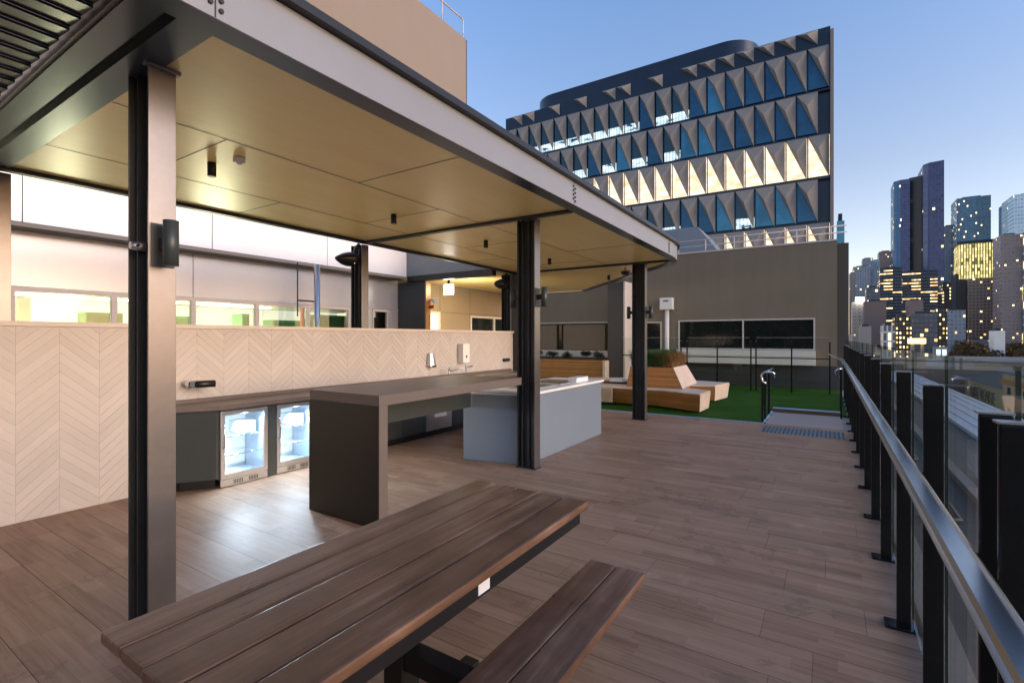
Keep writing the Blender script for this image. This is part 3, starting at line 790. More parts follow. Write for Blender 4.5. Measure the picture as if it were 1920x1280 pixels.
# ================================================================== FAR GREY BUILDING
gb = thing('grey_building', 'wide taupe rendered building behind the turf with a long window', 'building', (-5, 20, 0))
GY = 18.0; GX0, GX1, GZ = -14.0, .20, 4.56
def wall_with_openings(x0, x1, z0, z1, ops, y, th, mat, par, name='wall'):
    """wall in the XZ plane split round openings ops [(xa,xb,za,zb)] sorted by x, all disjoint in x"""
    m = MB(); cur = x0
    for xa, xb, za, zb in sorted(ops):
        if xa > cur: m.box(cur, xa, y, y+th, z0, z1)
        if za > z0: m.box(xa, xb, y, y+th, z0, za)
        if zb < z1: m.box(xa, xb, y, y+th, zb, z1)
        cur = xb
    if cur < x1: m.box(cur, x1, y, y+th, z0, z1)
    return m.build(name, mat, par)
ops = [(-10.4,-7.05,.80,2.17), (-6.05,-5.12,.85,2.18), (-4.53,-.37,1.10,2.21)]
wall_with_openings(GX0, GX1, .72, GZ, ops, GY, .3, m_gray, gb)
box(GX0, GX1, GY+.01, GY+.29, -.01, .719).build('base_wall', m_graylow, gb)
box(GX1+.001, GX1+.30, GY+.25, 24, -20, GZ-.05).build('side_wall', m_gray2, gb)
box(GX0, GX1, GY+.301, 24, GZ-.3, GZ-.05).build('roof', m_roofdark, gb)
box(GX0, GX1, GY-.02, GY+.33, GZ+.001, GZ+.05).build('parapet_cap', m_frame, gb)
def window(par, x0, x1, z0, z1, y, mull=(), fr=.045, fm=None, gm=None):
    f = MB(); d_ = .07
    f.box(x0, x1, y-.03, y+d_, z1-fr, z1); f.box(x0, x1, y-.03, y+d_, z0, z0+fr)
    f.box(x0, x0+fr, y-.03, y+d_, z0+fr, z1-fr); f.box(x1-fr, x1, y-.03, y+d_, z0+fr, z1-fr)
    for mx_ in mull: f.box(mx_-fr/2, mx_+fr/2, y-.028, y+d_-.002, z0+fr, z1-fr)
    w_ = f.build('window', fm or m_frame, par)
    xs = [x0+fr] + [q for mx_ in mull for q in (mx_-fr/2, mx_+fr/2)] + [x1-fr]
    for i in range(0, len(xs), 2):
        box(xs[i]+.001, xs[i+1]-.001, y+.02, y+.03, z0+fr, z1-fr).build('pane', gm or m_dglass, w_)
    return w_
window(gb, -4.53, -.37, 1.20, 2.215, GY, (-2.42,))
window(gb, -6.05, -5.12, .85, 2.18, GY, ())
# dim room behind the long window
wb = window(gb, -10.4, -7.05, .80, 2.17, GY, (-9.35, -9.15, -7.25), .04, m_black, m_dglass)
m = MB()
for a, b_ in ((-10.35,-9.40), (-9.10,-7.30)): m.box(a, b_, GY-.012, GY-.006, 1.12, 2.08)
m.build('roller_blind', pbr('tan_blind', (.22,.17,.12), .8, 0, .06, 3), wb)
box(-10.4, -7.05, GY-.06, GY-.031, .84, 1.10).build('sill_panel', m_frame, wb)
box(-10.6, -6.0, GY-.05, GY-.001, 2.175, 2.215).build('head_flashing', m_frame, gb)
m = MB(); m.box(-4.56, -.36, GY-.20, GY-.001, 1.0, 1.19, bev=.004); m.box(-4.56, -.36, GY-.24, GY-.001, .74, .985, bev=.004)
m.build('window_ledge', m_ledge, gb)
box(-6.76, -6.16, 16.9, 17.6, 0, 3.6).build('pier', m_gray2, gb)
box(-6.159, -6.10, 16.88, 17.62, 0, 3.6).build('pier_side_plate', m_frame, gb)  # pale plate added to paint the pier's lit side
rr = MB()
for z in (4.83, 5.03): rr.tube([(-6.5, GY+.15, z), (GX1+.25, GY+.15, z)], .018, 8)
for x in [-6.4+.92*k for k in range(8)]: rr.tube([(x, GY+.15, GZ+.05), (x, GY+.15, 5.03)], .018, 8)
rr.build('roof_railing', m_frame, gb)
s = thing('vent_pipe', 'white vent pipe with a square cowl box standing against the taupe wall', 'vent pipe', (-4.89, 17.8, 0))
MB().tube([(-4.89, 17.85, 0), (-4.89, 17.85, 2.6)], .075, 20).build('pipe', m_white, s)
box(-5.1, -4.67, 17.66, 17.97, 2.6, 3.02, bev=.01).build('cowl', m_white, s)
box(-4.98, -4.79, 17.655, 17.659, 2.88, 2.93).build('slot', m_cab, s)
s = thing('plant_room', 'pale blue-grey rooftop plant box with sloping side above the taupe wall', 'rooftop unit', (-5.5, 23, 4.5))
m = MB()
A = [(-9.5,22,4.4),(-3.3,22,4.4),(-4.75,22,6.35),(-9.5,22,6.35)]
q = [m.bm.verts.new(p) for p in A] + [m.bm.verts.new((p[0], 25, p[2])) for p in A]
for f in ((0,1,2,3),(7,6,5,4),(0,4,5,1),(1,5,6,2),(2,6,7,3),(3,7,4,0)): m.bm.faces.new([q[i] for i in f])
m.build('casing', m_block, s)
box(-6.6, -5.5, 21.97, 21.995, 5.5, 5.62).build('vent_slot', m_steel, s)

# ================================================================== LEFT BUILDING (white panels) and entrance
lbd = thing('panelled_building', 'white panelled building behind the wall with a strip of lit windows', 'building', (-9, 4, 0))
UX, LX = -8.5, -8.85
def xwall(x, th, y0, y1, z0, z1, joints, mat, name, par=lbd):
    m = MB(); ys_ = [y0]+list(joints)+[y1]
    for a, b_ in zip(ys_, ys_[1:]): m.box(x-th, x, a+.006, b_-.006, z0, z1, bev=.002)
    o = m.build(name, mat, par)
    box(x-th-.01, x-.012, y0, y1, z0+.004, z1-.004).build('backing', m_cab, o)
    return o
xwall(UX, .06, -6, 8.54, 3.05, 5.6, (-3.4,-.9,1.87,4.13,6.33), m_panelw, 'upper_panels')
m = MB(); m.box(LX-.1, UX-.001, -6, 8.54, 2.995, 3.046); m.build('soffit_ledge', m_paneld, lbd)
xwall(LX, .05, -6, 8.6, 2.27, 2.99, (-1,1.5,4.0,6.3,7.4), m_panelp, 'middle_panels')
m = MB(); m.box(LX-.08, LX, -6, 8.6, 0, 1.55); m.box(LX-.08, LX, 7.15, 7.80, 1.5505, 2.265); m.box(LX-.08, LX, 8.27, 8.6, 1.5505, 2.265); m.box(LX-.08, LX, -6, .3, 1.5505, 2.265)
m.build('lower_wall', m_panelp, lbd)
m_room = emis('lit_room', (1,.92,.78), .42, (.75,.68,.55))
m_room2 = emis('lit_room_green', (.16,.42,.2), .35, (.1,.3,.12))
def lwin(y0, y1, lit=True):
    z0, z1 = 1.551, 2.265
    f = MB(); x = LX
    f.box(x-.06, x+.015, y0, y1, z1-.06, z1); f.box(x-.06, x+.015, y0, y0+.035, z0, z1-.06); f.box(x-.06, x+.015, y1-.035, y1, z0, z1-.06)
    f.box(x-.06, x+.015, y0+.035, y1-.035, z0, z0+.05)
    w_ = f.build('window', m_frame, lbd)
    box(x-.04, x-.034, y0+.0355, y1-.0355, z0+.0505, z1-.0605).build('pane', m_glass2, w_)
for a, b_ in ((.3,1.84), (1.84,2.93), (2.93,4.0), (4.0,5.08), (5.08,6.14), (6.14,7.15), (7.80,8.27)): lwin(a, b_)
m = MB(); m.box(LX-2.6, LX-2.55, -.5, 8.8, 0, 2.9); m.build('room_back_wall', m_room, lbd)
m = MB(); m.box(LX-2.6, LX-.09, -.5, 8.8, 2.27, 2.29); m.build('room_ceiling', pbr('room_ceiling_paint', (.7,.68,.6), .6), lbd)
m = MB()
for y in (1.0, 3.2, 5.0): m.box(LX-1.6, LX-1.4, y, y+1.2, 2.24, 2.265)
m.build('room_light', emis('tube_light', (1,.97,.9), 3.0), lbd)
for yy in (1.0, 3.2, 5.4):  # added fill lamps aimed out through the windows to brighten the pergola ceiling
    L = bpy.data.lights.new('ceiling_fill_lamp', 'AREA'); L.size = .9; L.energy = 46; L.color = (1,.84,.52)
    lo = bpy.data.objects.new('ceiling_fill_lamp', L); COL.objects.link(lo); lo.parent = lbd; lo.location = Vector((LX-1.9, yy, 1.25)) - lbd.location
    lo.rotation_euler = Vector((-1,0,-.48)).to_track_quat('Z','Y').to_euler()
m_green = pbr('green_locker', (.10,.30,.13), .5, 0, .2, 2)
furn = [(-10.2,3.0,3.5,2.02),(-10.9,4.25,4.9,2.03),(-10.3,5.6,5.75,2.1),(-10.0,6.1,6.9,1.98),(-9.9,7.0,7.3,2.05),(-9.7,6.95,8.7,2.12),(-10.9,2.35,2.5,2.25)]
ln = ['green cabinet inside the lit room, behind the nearest column', 'pale green cabinet seen through the window right of the nearest column', 'narrow green pillar inside the lit room', 'group of dark green cabinets inside near the metal pipe',
      'dark green cupboard inside, right of the orange door edge', 'long green partition inside the right end of the window strip', 'slim yellow-green column inside the leftmost window']
for (x, a, b_, z), l_ in zip(furn, ln):
    s = thing('storage_cabinet', l_, 'cabinet', (x, (a+b_)/2, 0), 'green furniture inside the lit room')
    box(x-.4, x, a, b_, 0, z, bev=.005).build('carcass', m_green, s)
    mm = MB()
    k = a+.02
    while k < b_-.1: mm.box(x+.0005, x+.006, k, min(k+.28, b_-.02), .1, z-.06); k += .3
    mm.build('door', pbr('green_door', (.07,.22,.10), .45, 0, .2, 3), s)
s = thing('orange_door_edge', 'narrow orange door edge standing inside the lit room', 'door', (-9.3, 6.35, 0))
box(-9.35, -9.3, 6.30, 6.36, 0, 2.22).build('stile', m_red, s)
s = thing('down_pipe', 'tall polished round pipe in front of the white panels', 'pipe', (-8.3, 5.95, 0))
MB().tube([(-8.3,5.95,0),(-8.3,5.95,3.0)], .055, 20).build('pipe', m_stain, s)
m = MB(); m.tube([(-8.32,5.55,2.0),(-8.32,5.55,3.0)], .012, 8); m.box(-8.33, -8.31, 5.55, 5.9, 2.28, 2.31); m.build('bracket', m_steel, s)
# entrance canopy + recess
m = MB(); m.box(-8.498, -6.02, 8.545, 8.68, 3.06, 4.0); m.build('entrance_fascia', pbr('blue_shade_panel', (.17,.20,.22), .35, .2, .06, 1), lbd)
box(-8.498, -6.02, 8.56, 8.72, 2.93, 3.055).build('entrance_beam', m_black, lbd)
box(-9.0, -6.16, 8.73, 9.415, 3.06, 3.09).build('entrance_ceiling', m_ceil, lbd)
box(-8.845, -7.97, 8.61, 8.75, 0, 2.92).build('entrance_pier', m_cab, lbd)
box(-7.968, -7.93, 8.60, 8.76, 0, 2.92).build('pier_side_plate', pbr('bronze_trim', (.45,.24,.10), .4, .3, .08, 4), lbd)
mw = MB(); mw.box(-9.1, -9.0, 8.76, 9.7, 0, 3.05); mw.box(-9.1, -9.0, 9.7, 10.32, 2.31, 3.05); mw.box(-9.1, -9.0, 10.32, 11.68, 0, 3.05)
mw.box(-9.1, -9.0, 11.68, 13.4, 2.26, 3.05); mw.box(-9.1, -9.0, 11.68, 13.4, 0, 1.2); mw.box(-9.1, -9.0, 13.4, 13.6, 0, 3.05)
ew = mw.build('entrance_wall', pbr('tan_panel', (.30,.235,.16), .5, 0, .06, 1), lbd)
m = MB()
for y in (10.32, 11.66): m.box(-8.9995, -8.997, y-.005, y+.005, 0, 3.05)
m.box(-8.9995, -8.996, 8.76, 13.9, 2.30, 2.31); m.build('joint', m_cab, ew)
dr = MB(); dr.box(-9.06, -8.98, 9.70, 9.76, 0, 2.31); dr.box(-9.06, -8.98, 10.26, 10.32, 0, 2.31); dr.box(-9.06, -8.98, 9.76, 10.26, 2.25, 2.31)
dd = dr.build('door', m_frame, lbd)
box(-9.05, -9.02, 9.765, 10.255, 0, 2.245).build('leaf', m_room, dd)
fw_ = MB(); fw_.box(-9.06, -8.98, 11.68, 13.4, 2.20, 2.26); fw_.box(-9.06, -8.98, 11.68, 11.74, 1.2, 2.2); fw_.box(-9.06, -8.98, 12.9, 12.95, 1.2, 2.2)
fo = fw_.build('window', m_frame, lbd); box(-9.04, -9.03, 11.745, 12.895, 1.2, 2.195).build('pane', m_dglass, fo); box(-9.04, -9.03, 12.955, 13.4, 1.2, 2.195).build('pane', m_dglass, fo)
s = thing('entrance_light', 'bright square white light glowing under the entrance ceiling', 'light', (-7.55, 9.0, 2.7))
box(-7.72, -7.44, 8.98, 9.02, 2.62, 2.86, bev=.01).build('diffuser', emis('white_lamp', (1,.97,.86), 7.0), s)
box(-7.60, -7.56, 8.98, 9.02, 2.87, 3.055).build('bracket', m_steel, s)
L = bpy.data.lights.new('entrance_glow', 'AREA'); L.size = .3; L.energy = 26; L.color = (1,.85,.58)
lo = bpy.data.objects.new('entrance_glow', L); COL.objects.link(lo); lo.parent = s; lo.location = (.1, .3, -.1)
lo.rotation_euler = Vector((.2,-1,.35)).to_track_quat('Z','Y').to_euler()
s = thing('entrance_camera', 'small white bullet camera under the bright entrance light', 'camera', (-7.85, 8.8, 2.5))
MB().tube([(-7.92,8.80,2.5),(-7.80,8.74,2.47),(-7.70,8.70,2.45)], [.03,.055,.06], 14).build('body', m_whiteplast, s)
s = tag(box(-7.925, -7.78, 8.70, 8.705, 2.28, 2.36).build('red_sign', m_red), 'small red sign projecting from the entrance pier', 'sign')
s = tag(box(-5.97, -5.45, 9.24, 9.38, 0, 3.02).build('dark_pier', m_gray2), 'dark brown pier closing the end of the herringbone wall', 'pier')
# beige block tower above
bt = thing('beige_tower', 'tall plain beige block rising above the pergola roof', 'building', (-12, 4, 0))
m = MB(); m.prism([(-22,-8),(-10,-8),(-10,12.8),(-10.06,12.86),(-22,12.87)], 3, 11.42, bev=.06); m.build('wall', m_beige, bt)
rl = MB()
for k in range(14):
    y = 12.75-k*1.05
    rl.tube([(-10.12,y,11.42),(-10.12,y,12.05)], .02, 6)
rl.tube([(-10.12,12.75,12.05),(-10.12,-1,12.05)], .025, 8); rl.build('roof_railing', m_frame, bt)

# ================================================================== UNSEEN BUILDING ADDED BEHIND THE CAMERA to shade the terrace
rbg = thing('added_rear_building', 'dark taupe building added unseen behind the viewpoint to shade the terrace', 'building', (-6, -6, 0))
wall_with_openings(-14, .5, 0, 7.5, [(-11,-8.5,0,2.4), (-6,-2.5,.9,2.3)], -5.3, .3, m_gray2, rbg)
box(-14, .5, -12, -5.31, 0, 7.3).build('core', m_gray2, rbg)
for a_, b_ in ((-11,-8.5), (-6,-2.5)): window(rbg, a_, b_, .02 if a_ < -8 else .9, 2.3, -5.06, ((a_+b_)/2,))
# ================================================================== PATTERNED FACADE BUILDING
fbld = thing('patterned_office', 'dark glass office with rows of folded triangular sunshades', 'building', (-17, 55, -20))
FX0, FX1, FYY = -34.7, .08, 52.4
mod = (FX1-FX0)/20
m_navy = pbr('navy_cladding', (.012,.028,.055), .35, .3, .15, .5)
m_fin = render_wall('precast_fin', (.27,.245,.225), .75, .1)
m_pd = pbr('blue_glass', (.02,.10,.19), .1, .3, .4, .6)
m_pt = pbr('teal_glass', (.05,.23,.36), .12, .3, .4, .6)
def lit_pane(name, col, st, base, floorlight):
    M = Mat(name, base, .1)
    x, y, z = M.pos()
    n = M.noise(M.vec(x*.7, y, z*1.6), 1.3, 5, .6)
    band = ((z - 12.0)/3.95).fract()
    if floorlight:      # lights seen low through the glass
        k = band.lt(.30)*n.gt(.40)*((y*0 + x*3.1).fract()*.6+.5)
        M.set('Emission Color', M.mix(n, (.35,.75,1.), (1,.95,.85))); M.set('Emission Strength', k*n*st)
    else:
        M.set('Emission Color', M.ramp(n, [(.3, (.95,.62,.30)), (.6, col)])); M.set('Emission Strength', (n*.7+.55)*st)
    return M.m
m_pl = lit_pane('lit_cream_glass', (1,.86,.68), .58, (.3,.25,.2), False)
m_pm = lit_pane('partly_lit_glass', (1,1,1), 1.1, (.02,.08,.13), True)
box(FX0, FX1, FYY+.3, 75, -20, 29.3).build('core', m_navy, fbld)
box(FX0, FX1, FYY+.02, FYY+.29, 27.95, 29.45).build('parapet', m_navy, fbld)
m = MB(); m.box(FX1+.001, FX1+.25, FYY-.3, 75, -20, 29.0); m.build('side_edge', m_beige, fbld)
tops = [27.9, 23.9, 19.93, 15.96, 12.0, 8.05, 4.1]
m = MB()
for t_ in tops: m.box(FX0, FX1, FYY-.02, FYY+.28, t_-.1, t_+.05)
m.build('floor_edge', m_navy, fbld)
def fin_mesh(w_, h_, out, px=.42, pz=.36):
    m = MB()
    TL, TR, B = (0,0,0), (w_,0,0), (w_,0,-h_)
    P = (w_*px, -out, -h_*pz); Q = (w_*.98, -.12, -h_*.5)
    v = [m.bm.verts.new(p) for p in (TL, TR, B, P)]
    m.bm.faces.new((v[0], v[3], v[1])); m.bm.faces.new((v[1], v[3], v[2])); m.bm.faces.new((v[0], v[2], v[3]))
    bmesh.ops.recalc_face_normals(m.bm, faces=m.bm.faces[:])
    me = bpy.data.meshes.new('sunshade_fin'); m.bm.to_mesh(me); m.bm.free(); me.materials.append(m_fin); return me
fin_big = fin_mesh(mod*.95, 3.86, .55, .5, .34); fin_small = fin_mesh(mod*.95, 1.35, .6, .5, .35)
def inst(name, me, loc, par):
    o = bpy.data.objects.new(name, me); COL.objects.link(o); o.parent = par; o.location = Vector(loc) - par.location; return o
nf = 0; rest = []
def visible_line(x, z):     # keep only what rises above the low foreground roofs
    return True
def pane_mesh(mat):
    m = MB(); m.box(.05, mod-.05, 0, .03, -3.75, -.12)
    me = bpy.data.meshes.new('window_pane'); m.bm.to_mesh(me); m.bm.free(); me.materials.append(mat); return me
pm = {k: pane_mesh(v) for k, v in (('d', m_pd), ('t', m_pt), ('l', m_pl), ('m', m_pm))}
rnd = random.Random(11)
cand = []
for r, t_ in enumerate(tops[:6]):
    half = 0 if r % 2 == 0 else mod/2
    for k in range(20):
        x = FX1 - half - (k+1)*mod
        if x < FX0-.01: continue
        cand.append((r, k, x, t_))
# visible from the terrace: rank by distance from the right edge and height
def vis(r, k): return k < [20, 17, 14, 12, 10, 7][r]
first = [c_ for c_ in cand if vis(c_[0], c_[1])]
others = [c_ for c_ in cand if not vis(c_[0], c_[1])]
print('fins', len(first), len(others))
for r, k, x, t_ in first:
    inst('sunshade_fin', fin_big, (x, FYY-.04, t_-.08), fbld)
    if r == 2 or r == 4: kind = 'l'
    elif r in (0, 1, 3): kind = 'm' if (k > 6 and rnd.random() < .75) or rnd.random() < .08 else ('t' if rnd.random() < .35 else 'd')
    else: kind = 'm' if k > 4 and rnd.random() < .6 else 'd'
    inst('window_pane', pm[kind], (x, FYY+.1, t_), fbld)
for k in list(range(0, 7)) + [8, 10, 11, 13, 15, 17, 18]:
    inst('sunshade_fin', fin_small, (FX1 - mod/2 - (k+1)*mod, FYY-.04, 29.4), fbld)
m = MB()
for r, k, x, t_ in others:
    TL, TR, B, P = (x,FYY-.04,t_-.08), (x+mod*.97,FYY-.04,t_-.08), (x+mod*.97,FYY-.04,t_-3.9), (x+mod*.42,FYY-.8,t_-1.4)
    v = [m.bm.verts.new(p) for p in (TL, TR, B, P)]
    m.bm.faces.new((v[0], v[3], v[1])); m.bm.faces.new((v[1], v[3], v[2]))
o = m.build('hidden_fins', m_fin, fbld); o['kind'] = 'stuff'
# rooftop plant with rounded ends
pl = []
for k in range(37): a = R(90+k*5); pl.append((-29.5+3.2*math.cos(a), 58.5+3.2*math.sin(a)))
for k in range(37): a = R(-90+k*5); pl.append((-9.5+3.2*math.cos(a), 58.5+3.2*math.sin(a)))
m = MB(); m.prism(pl, 29.3, 32.5); m.build('roof_plant', m_navy, fbld)

# ================================================================== LOWER ROOFS and street side
lr = thing('lower_roof', 'dark flat roof with pale kerb lines below the glass balustrade', 'roof', (5, 40, -20))
box(.53, 6.9, -10, 118, -20, -4.1).build('dark_roof', m_roofdark, lr)
m = MB(); m.box(4.2, 4.55, -10, 100, -4.099, -3.85); m.build('kerb', m_conc, lr)
m = MB(); m.box(.56, .9, -10, 100, -4.099, -3.3); m.build('parapet', m_conc, lr)
m = MB()
for y in range(2, 90, 9): m.tube([(.9,y,-4.0),(3.0,y,-4.0),(3.4,y+.2,-4.0),(3.4,y+2,-4.0)], .05, 8)
m.build('roof_pipe', m_conc, lr)
mr = thing('metal_roof', 'long pale blue-grey metal roof strip running beside the dark roof', 'roof', (9, 40, -20))
box(6.95, 11.0, -10, 104, -20, -3.9).build('sheet', m_rooflight, mr)
m = MB()
for k in range(5): m.box(7.6+k*.75, 7.64+k*.75, -10, 104, -3.899, -3.86)
m.build('seam', m_rooflight, mr)
wr = thing('long_wall', 'long low beige parapet wall crossing beyond the roofs', 'wall', (14, 106, -20))
box(-6, 13.4, 105, 107, -20, -2.0, bev=.03).build('wall', m_beige, wr)
box(-6.1, 13.5, 104.9, 107.1, -1.999, -1.75).build('coping', m_conc, wr)
wr2 = thing('stepped_warehouse', 'low grey warehouse with flat roofs right of the beige wall', 'building', (26, 130, -20))
box(13.6, 60, 118, 160, -20, -3.6).build('wall', m_conc, wr2); box(22, 60, 119, 150, -3.59, -2.6).build('roof_step', m_roofdark, wr2)
box(30, 33, 122, 126, -2.59, -1.4).build('roof_hatch', m_timbertop, wr2)
st = thing('shop_building', 'cream street building with lettering under a grey roof', 'building', (24, 98, -20))
m_cream = render_wall('cream_render', (.52,.42,.24), .8, .08)
box(20, 34, 93.5, 116, -20, -5.4).build('wall', m_cream, st)
m = MB(); m.prism([(19.6,93.2),(34.4,93.2),(34.4,116.4),(19.6,116.4)], -5.39, -3.9, top=[(24,96),(30,96),(30,113),(24,113)]); m.build('roof', m_roofdark, st)
box(20, 32, 78, 93.4, -20, -3.2).build('annex_wall', m_cream, st)
m = MB(); m.box(19.7, 32, 78, 93.39, -4.6, -4.0); m.build('orange_band', pbr('ochre_band', (.45,.2,.05), .7), st)
m = MB(); m.box(19.5, 32, 78, 93.38, -3.19, -2.9); m.build('annex_roof', pbr('blue_roof', (.07,.13,.2), .4), st)
m = MB()
for y in (80.5, 83.6, 86.6, 89.8):
    m.box(19.97, 19.999, y, y+1.3, -5.9, -5.0)
    m.box(19.97, 19.999, y, y+1.4, -9.3, -7.7)
m.build('window', m_dglass, st)
cu = bpy.data.curves.new('lettering', 'FONT'); cu.body = 'LIKE VENUE'; cu.size = 2.6; cu.extrude = .04; cu.align_x = 'CENTER'
tmp = bpy.data.objects.new('tmp', cu); COL.objects.link(tmp)
me = bpy.data.meshes.new_from_object(tmp.evaluated_get(bpy.context.evaluated_depsgraph_get())); bpy.data.objects.remove(tmp)
me.materials.clear(); me.materials.append(m_paneld)
o = bpy.data.objects.new('lettering', me); COL.objects.link(o); o.parent = st
o.location = Vector((19.93, 104, -8.1)) - st.location; o.rotation_euler = (R(90), 0, R(-90)); o.scale = (1.05, 1, 1)

# ================================================================== SKYLINE
GZ0 = -20
def tower(name, label, x0, x1, y0, dep, top, mat, extra=None, rot=0., cat='tower', z0=GZ0):
    cx, cy = (x0+x1)/2, y0+dep/2
    s = thing(name, label, cat, (cx, cy, z0))
    m = MB(); m.box(x0, x1, y0, y0+dep, z0, top); o = m.build('body', mat, s)
    box(x0+(x1-x0)*.2, x1-(x1-x0)*.25, y0+dep*.2, y0+dep*.8, top+.01, top+max(1.2, (top-z0)*.012)).build('roof_plant', m_navy, s)
    if extra: extra(s)
    s.rotation_euler = (0, 0, R(rot)); return s
T = tower_material
tm_violet = T('violet_glass', (.035,.045,.095), (.022,.03,.075), 3.4, 2.6, .012, ls=3.0, wf=.8, hf=.8)
tm_blue = T('blue_glass_tower', (.025,.065,.12), (.014,.05,.10), 3.4, 2.4, .02, ls=2.6, wf=.75, hf=.7)
tm_teal = T('teal_glass_tower', (.035,.08,.12), (.02,.06,.10), 3.3, 2.2, .03, ls=2.4, wf=.7, hf=.6)
tm_crown = T('lit_crown', (.14,.12,.03), (.2,.18,.05), 3.2, 2.6, .92, (1,.78,.22), .75, wf=.6, hf=.94)
tm_brown = T('brown_apartments', (.17,.13,.105), (.03,.03,.04), 3.1, 3.4, .07, ls=1.6, wf=.6, hf=.5)
tm_brown2 = T('grey_brown_tower', (.15,.12,.115), (.06,.06,.075), 3.1, 2.9, .05, ls=1.6, wf=.5, hf=.4)
tm_pale = T('pale_blue_tower', (.22,.30,.40), (.14,.22,.34), 3.3, 2.4, .03, ls=2.0, wf=.7, hf=.55, rough=.15)
tm_grey = T('blue_grey_tower', (.13,.16,.19), (.05,.075,.11), 3.2, 3.2, .04, ls=1.6, wf=.55, hf=.6)
tm_strip = T('office_strips', (.008,.014,.024), (.008,.02,.04), 2.9, 2.2, .26, (1,.50,.10), 1.2, wf=.96, hf=.42, group=4.)
tm_beige = T('beige_block', (.30,.255,.21), (.10,.10,.11), 3.0, 4.2, .06, ls=1.4, wf=.4, hf=.35)
tm_dots = T('night_apartments', (.022,.02,.02), (.03,.03,.03), 3.1, 2.4, .5, (1,.62,.16), 1.7, wf=.46, hf=.46)
tm_dark = T('dark_glass_block', (.05,.055,.065), (.03,.045,.065), 3.3, 3.2, .06, ls=1.6, wf=.7, hf=.6)
tm_white = T('white_grid', (.50,.44,.36), (.05,.06,.08), 6.0, 3.1, .1, ls=1.2, wf=.66, hf=.8)

def twin_shape():
    s = thing('twin_tower', 'tallest blue-violet tower with two joined slabs and a recess', 'tower', (72, 630, GZ0))
    m = MB(); m.prism([(54.2,622),(59,618),(66.5,618),(66.5,650),(54.2,650)], GZ0, 157.5); m.build('left_slab', tm_blue, s)
    m = MB(); m.prism([(66.6,625),(75.9,622),(75.9,650),(66.6,650)], GZ0, 160); m.build('recess', pbr('dark_recess', (.02,.022,.035), .3), s)
    m = MB(); m.prism([(76,614),(80,609),(90.4,607),(90.4,648),(76,648)], GZ0, 168); m.build('right_slab', tm_violet, s)
    m = MB(); m.prism([(59.2,617.8),(66.4,617.8),(66.4,617.9),(59.2,617.9)], GZ0, 157); m.build('left_front', tm_violet, s)
twin_shape()
tower('glass_tower', 'square blue-teal tower behind the yellow crowned building', 114.5, 141.2, 700, 30, 150, tm_teal)
def crown(s):
    box(86.5, 106.3, 519, 539, 48, 75).build('lit_crown', tm_crown, s)
    box(85, 107, 518.5, 540, 75.1, 77.5).build('crown_cap', m_navy, s)
tower('crowned_tower', 'brown apartment tower with a yellow lit crown', 91.5, 106.1, 520, 20, 48, tm_brown, crown)
tower('dark_slab', 'narrow dark slab attached left of the yellow crowned tower', 84.8, 91.3, 522, 18, 52, pbr('dark_slab_wall', (.03,.033,.045), .5))
tower('pale_tower', 'pale blue tower cut by the right edge of the photo', 108.3, 135, 480, 28, 101.5, tm_pale)
tower('ribbed_tower', 'slim blue tower stepped just left of the pale tower', 109.2, 115, 500, 20, 101, tm_blue)
tower('pillar_tower', 'slim tower with a pale top edge behind the tallest tower', 106.8, 117.8, 720, 16, 125, tm_grey)
tower('brown_tower', 'brown-grey tower with balconies in front of the pale tower', 91.2, 101, 430, 18, 66.5, tm_brown2)
tower('balcony_stack', 'stack of pale balconies on the right side of the brown-grey tower', 101.1, 104.5, 428, 14, 66, tm_white)
tower('rear_tower', 'dark brown tower between the yellow crowned tower and the brown-grey tower', 113.9, 119.3, 560, 18, 74.5, tm_brown2)
tower('left_block', 'brown narrow block at the left edge of the skyline', 16, 21, 560, 18, 62, tm_brown2)
tower('stepped_tower', 'stepped blue-grey tower at the left of the skyline', 20.2, 34, 600, 24, 72.5, tm_grey)
tower('set_back_tower', 'taller set-back top of the left blue-grey tower group', 28.6, 37.4, 620, 20, 82.6, tm_grey)
tower('lattice_tower', 'slim pale tower with white lattice front', 37.9, 44.4, 640, 16, 82.5, tm_pale)
tower('curved_tower', 'grey-brown tower left of the tallest tower', 44.9, 57, 660, 20, 94, tm_brown2)
tower('strip_office', 'dark office with orange lit strips, left half', 32.6, 45.9, 470, 24, 55, tm_strip, cat='office')
tower('strip_office', 'dark office with orange lit strips, wider right half', 46.1, 67.8, 480, 24, 52, tm_strip, cat='office')
tower('low_office', 'beige low office under the bright roof lamp', 12.8, 19.8, 400, 14, 25.4, tm_beige, cat='office')
tower('brown_box', 'plain mauve-brown box above the low offices', 18.4, 29.5, 380, 14, 24.3, pbr('mauve_wall', (.17,.135,.13), .8), cat='building')
tower('mauve_box', 'small mauve box in front of the orange lit office', 40.6, 47.9, 386, 12, 24.4, pbr('mauve_wall_pale', (.20,.16,.155), .8), cat='building')
tower('framed_block', 'white framed block with tall dark openings', 24, 29.5, 330, 14, 8.2, tm_white, cat='building')
tower('night_block', 'black block dotted with yellow windows', 30.2, 37.2, 340, 14, 13, tm_dots, cat='building')
tower('dark_block', 'dark glass block right of the yellow dotted block', 38, 49.4, 350, 16, 15, tm_dark, cat='building')
tower('warm_block', 'narrow warm lit block right of the dark glass block', 50.3, 54.9, 360, 12, 17.4, tm_dots, cat='building')
tower('striped_block', 'grey banded block at the foot of the yellow crowned tower', 63.5, 73.0, 420, 14, 19.2, tm_grey, cat='building')
tower('small_block', 'small plain grey block at the far left foot of the skyline', 13.1, 18, 310, 10, 7.4, pbr('pale_wall', (.30,.28,.26), .8), cat='building')
tower('white_shed', 'plain white box at the right of the brown trees', 61.4, 65.1, 300, 8, 4.7, m_white, cat='building')
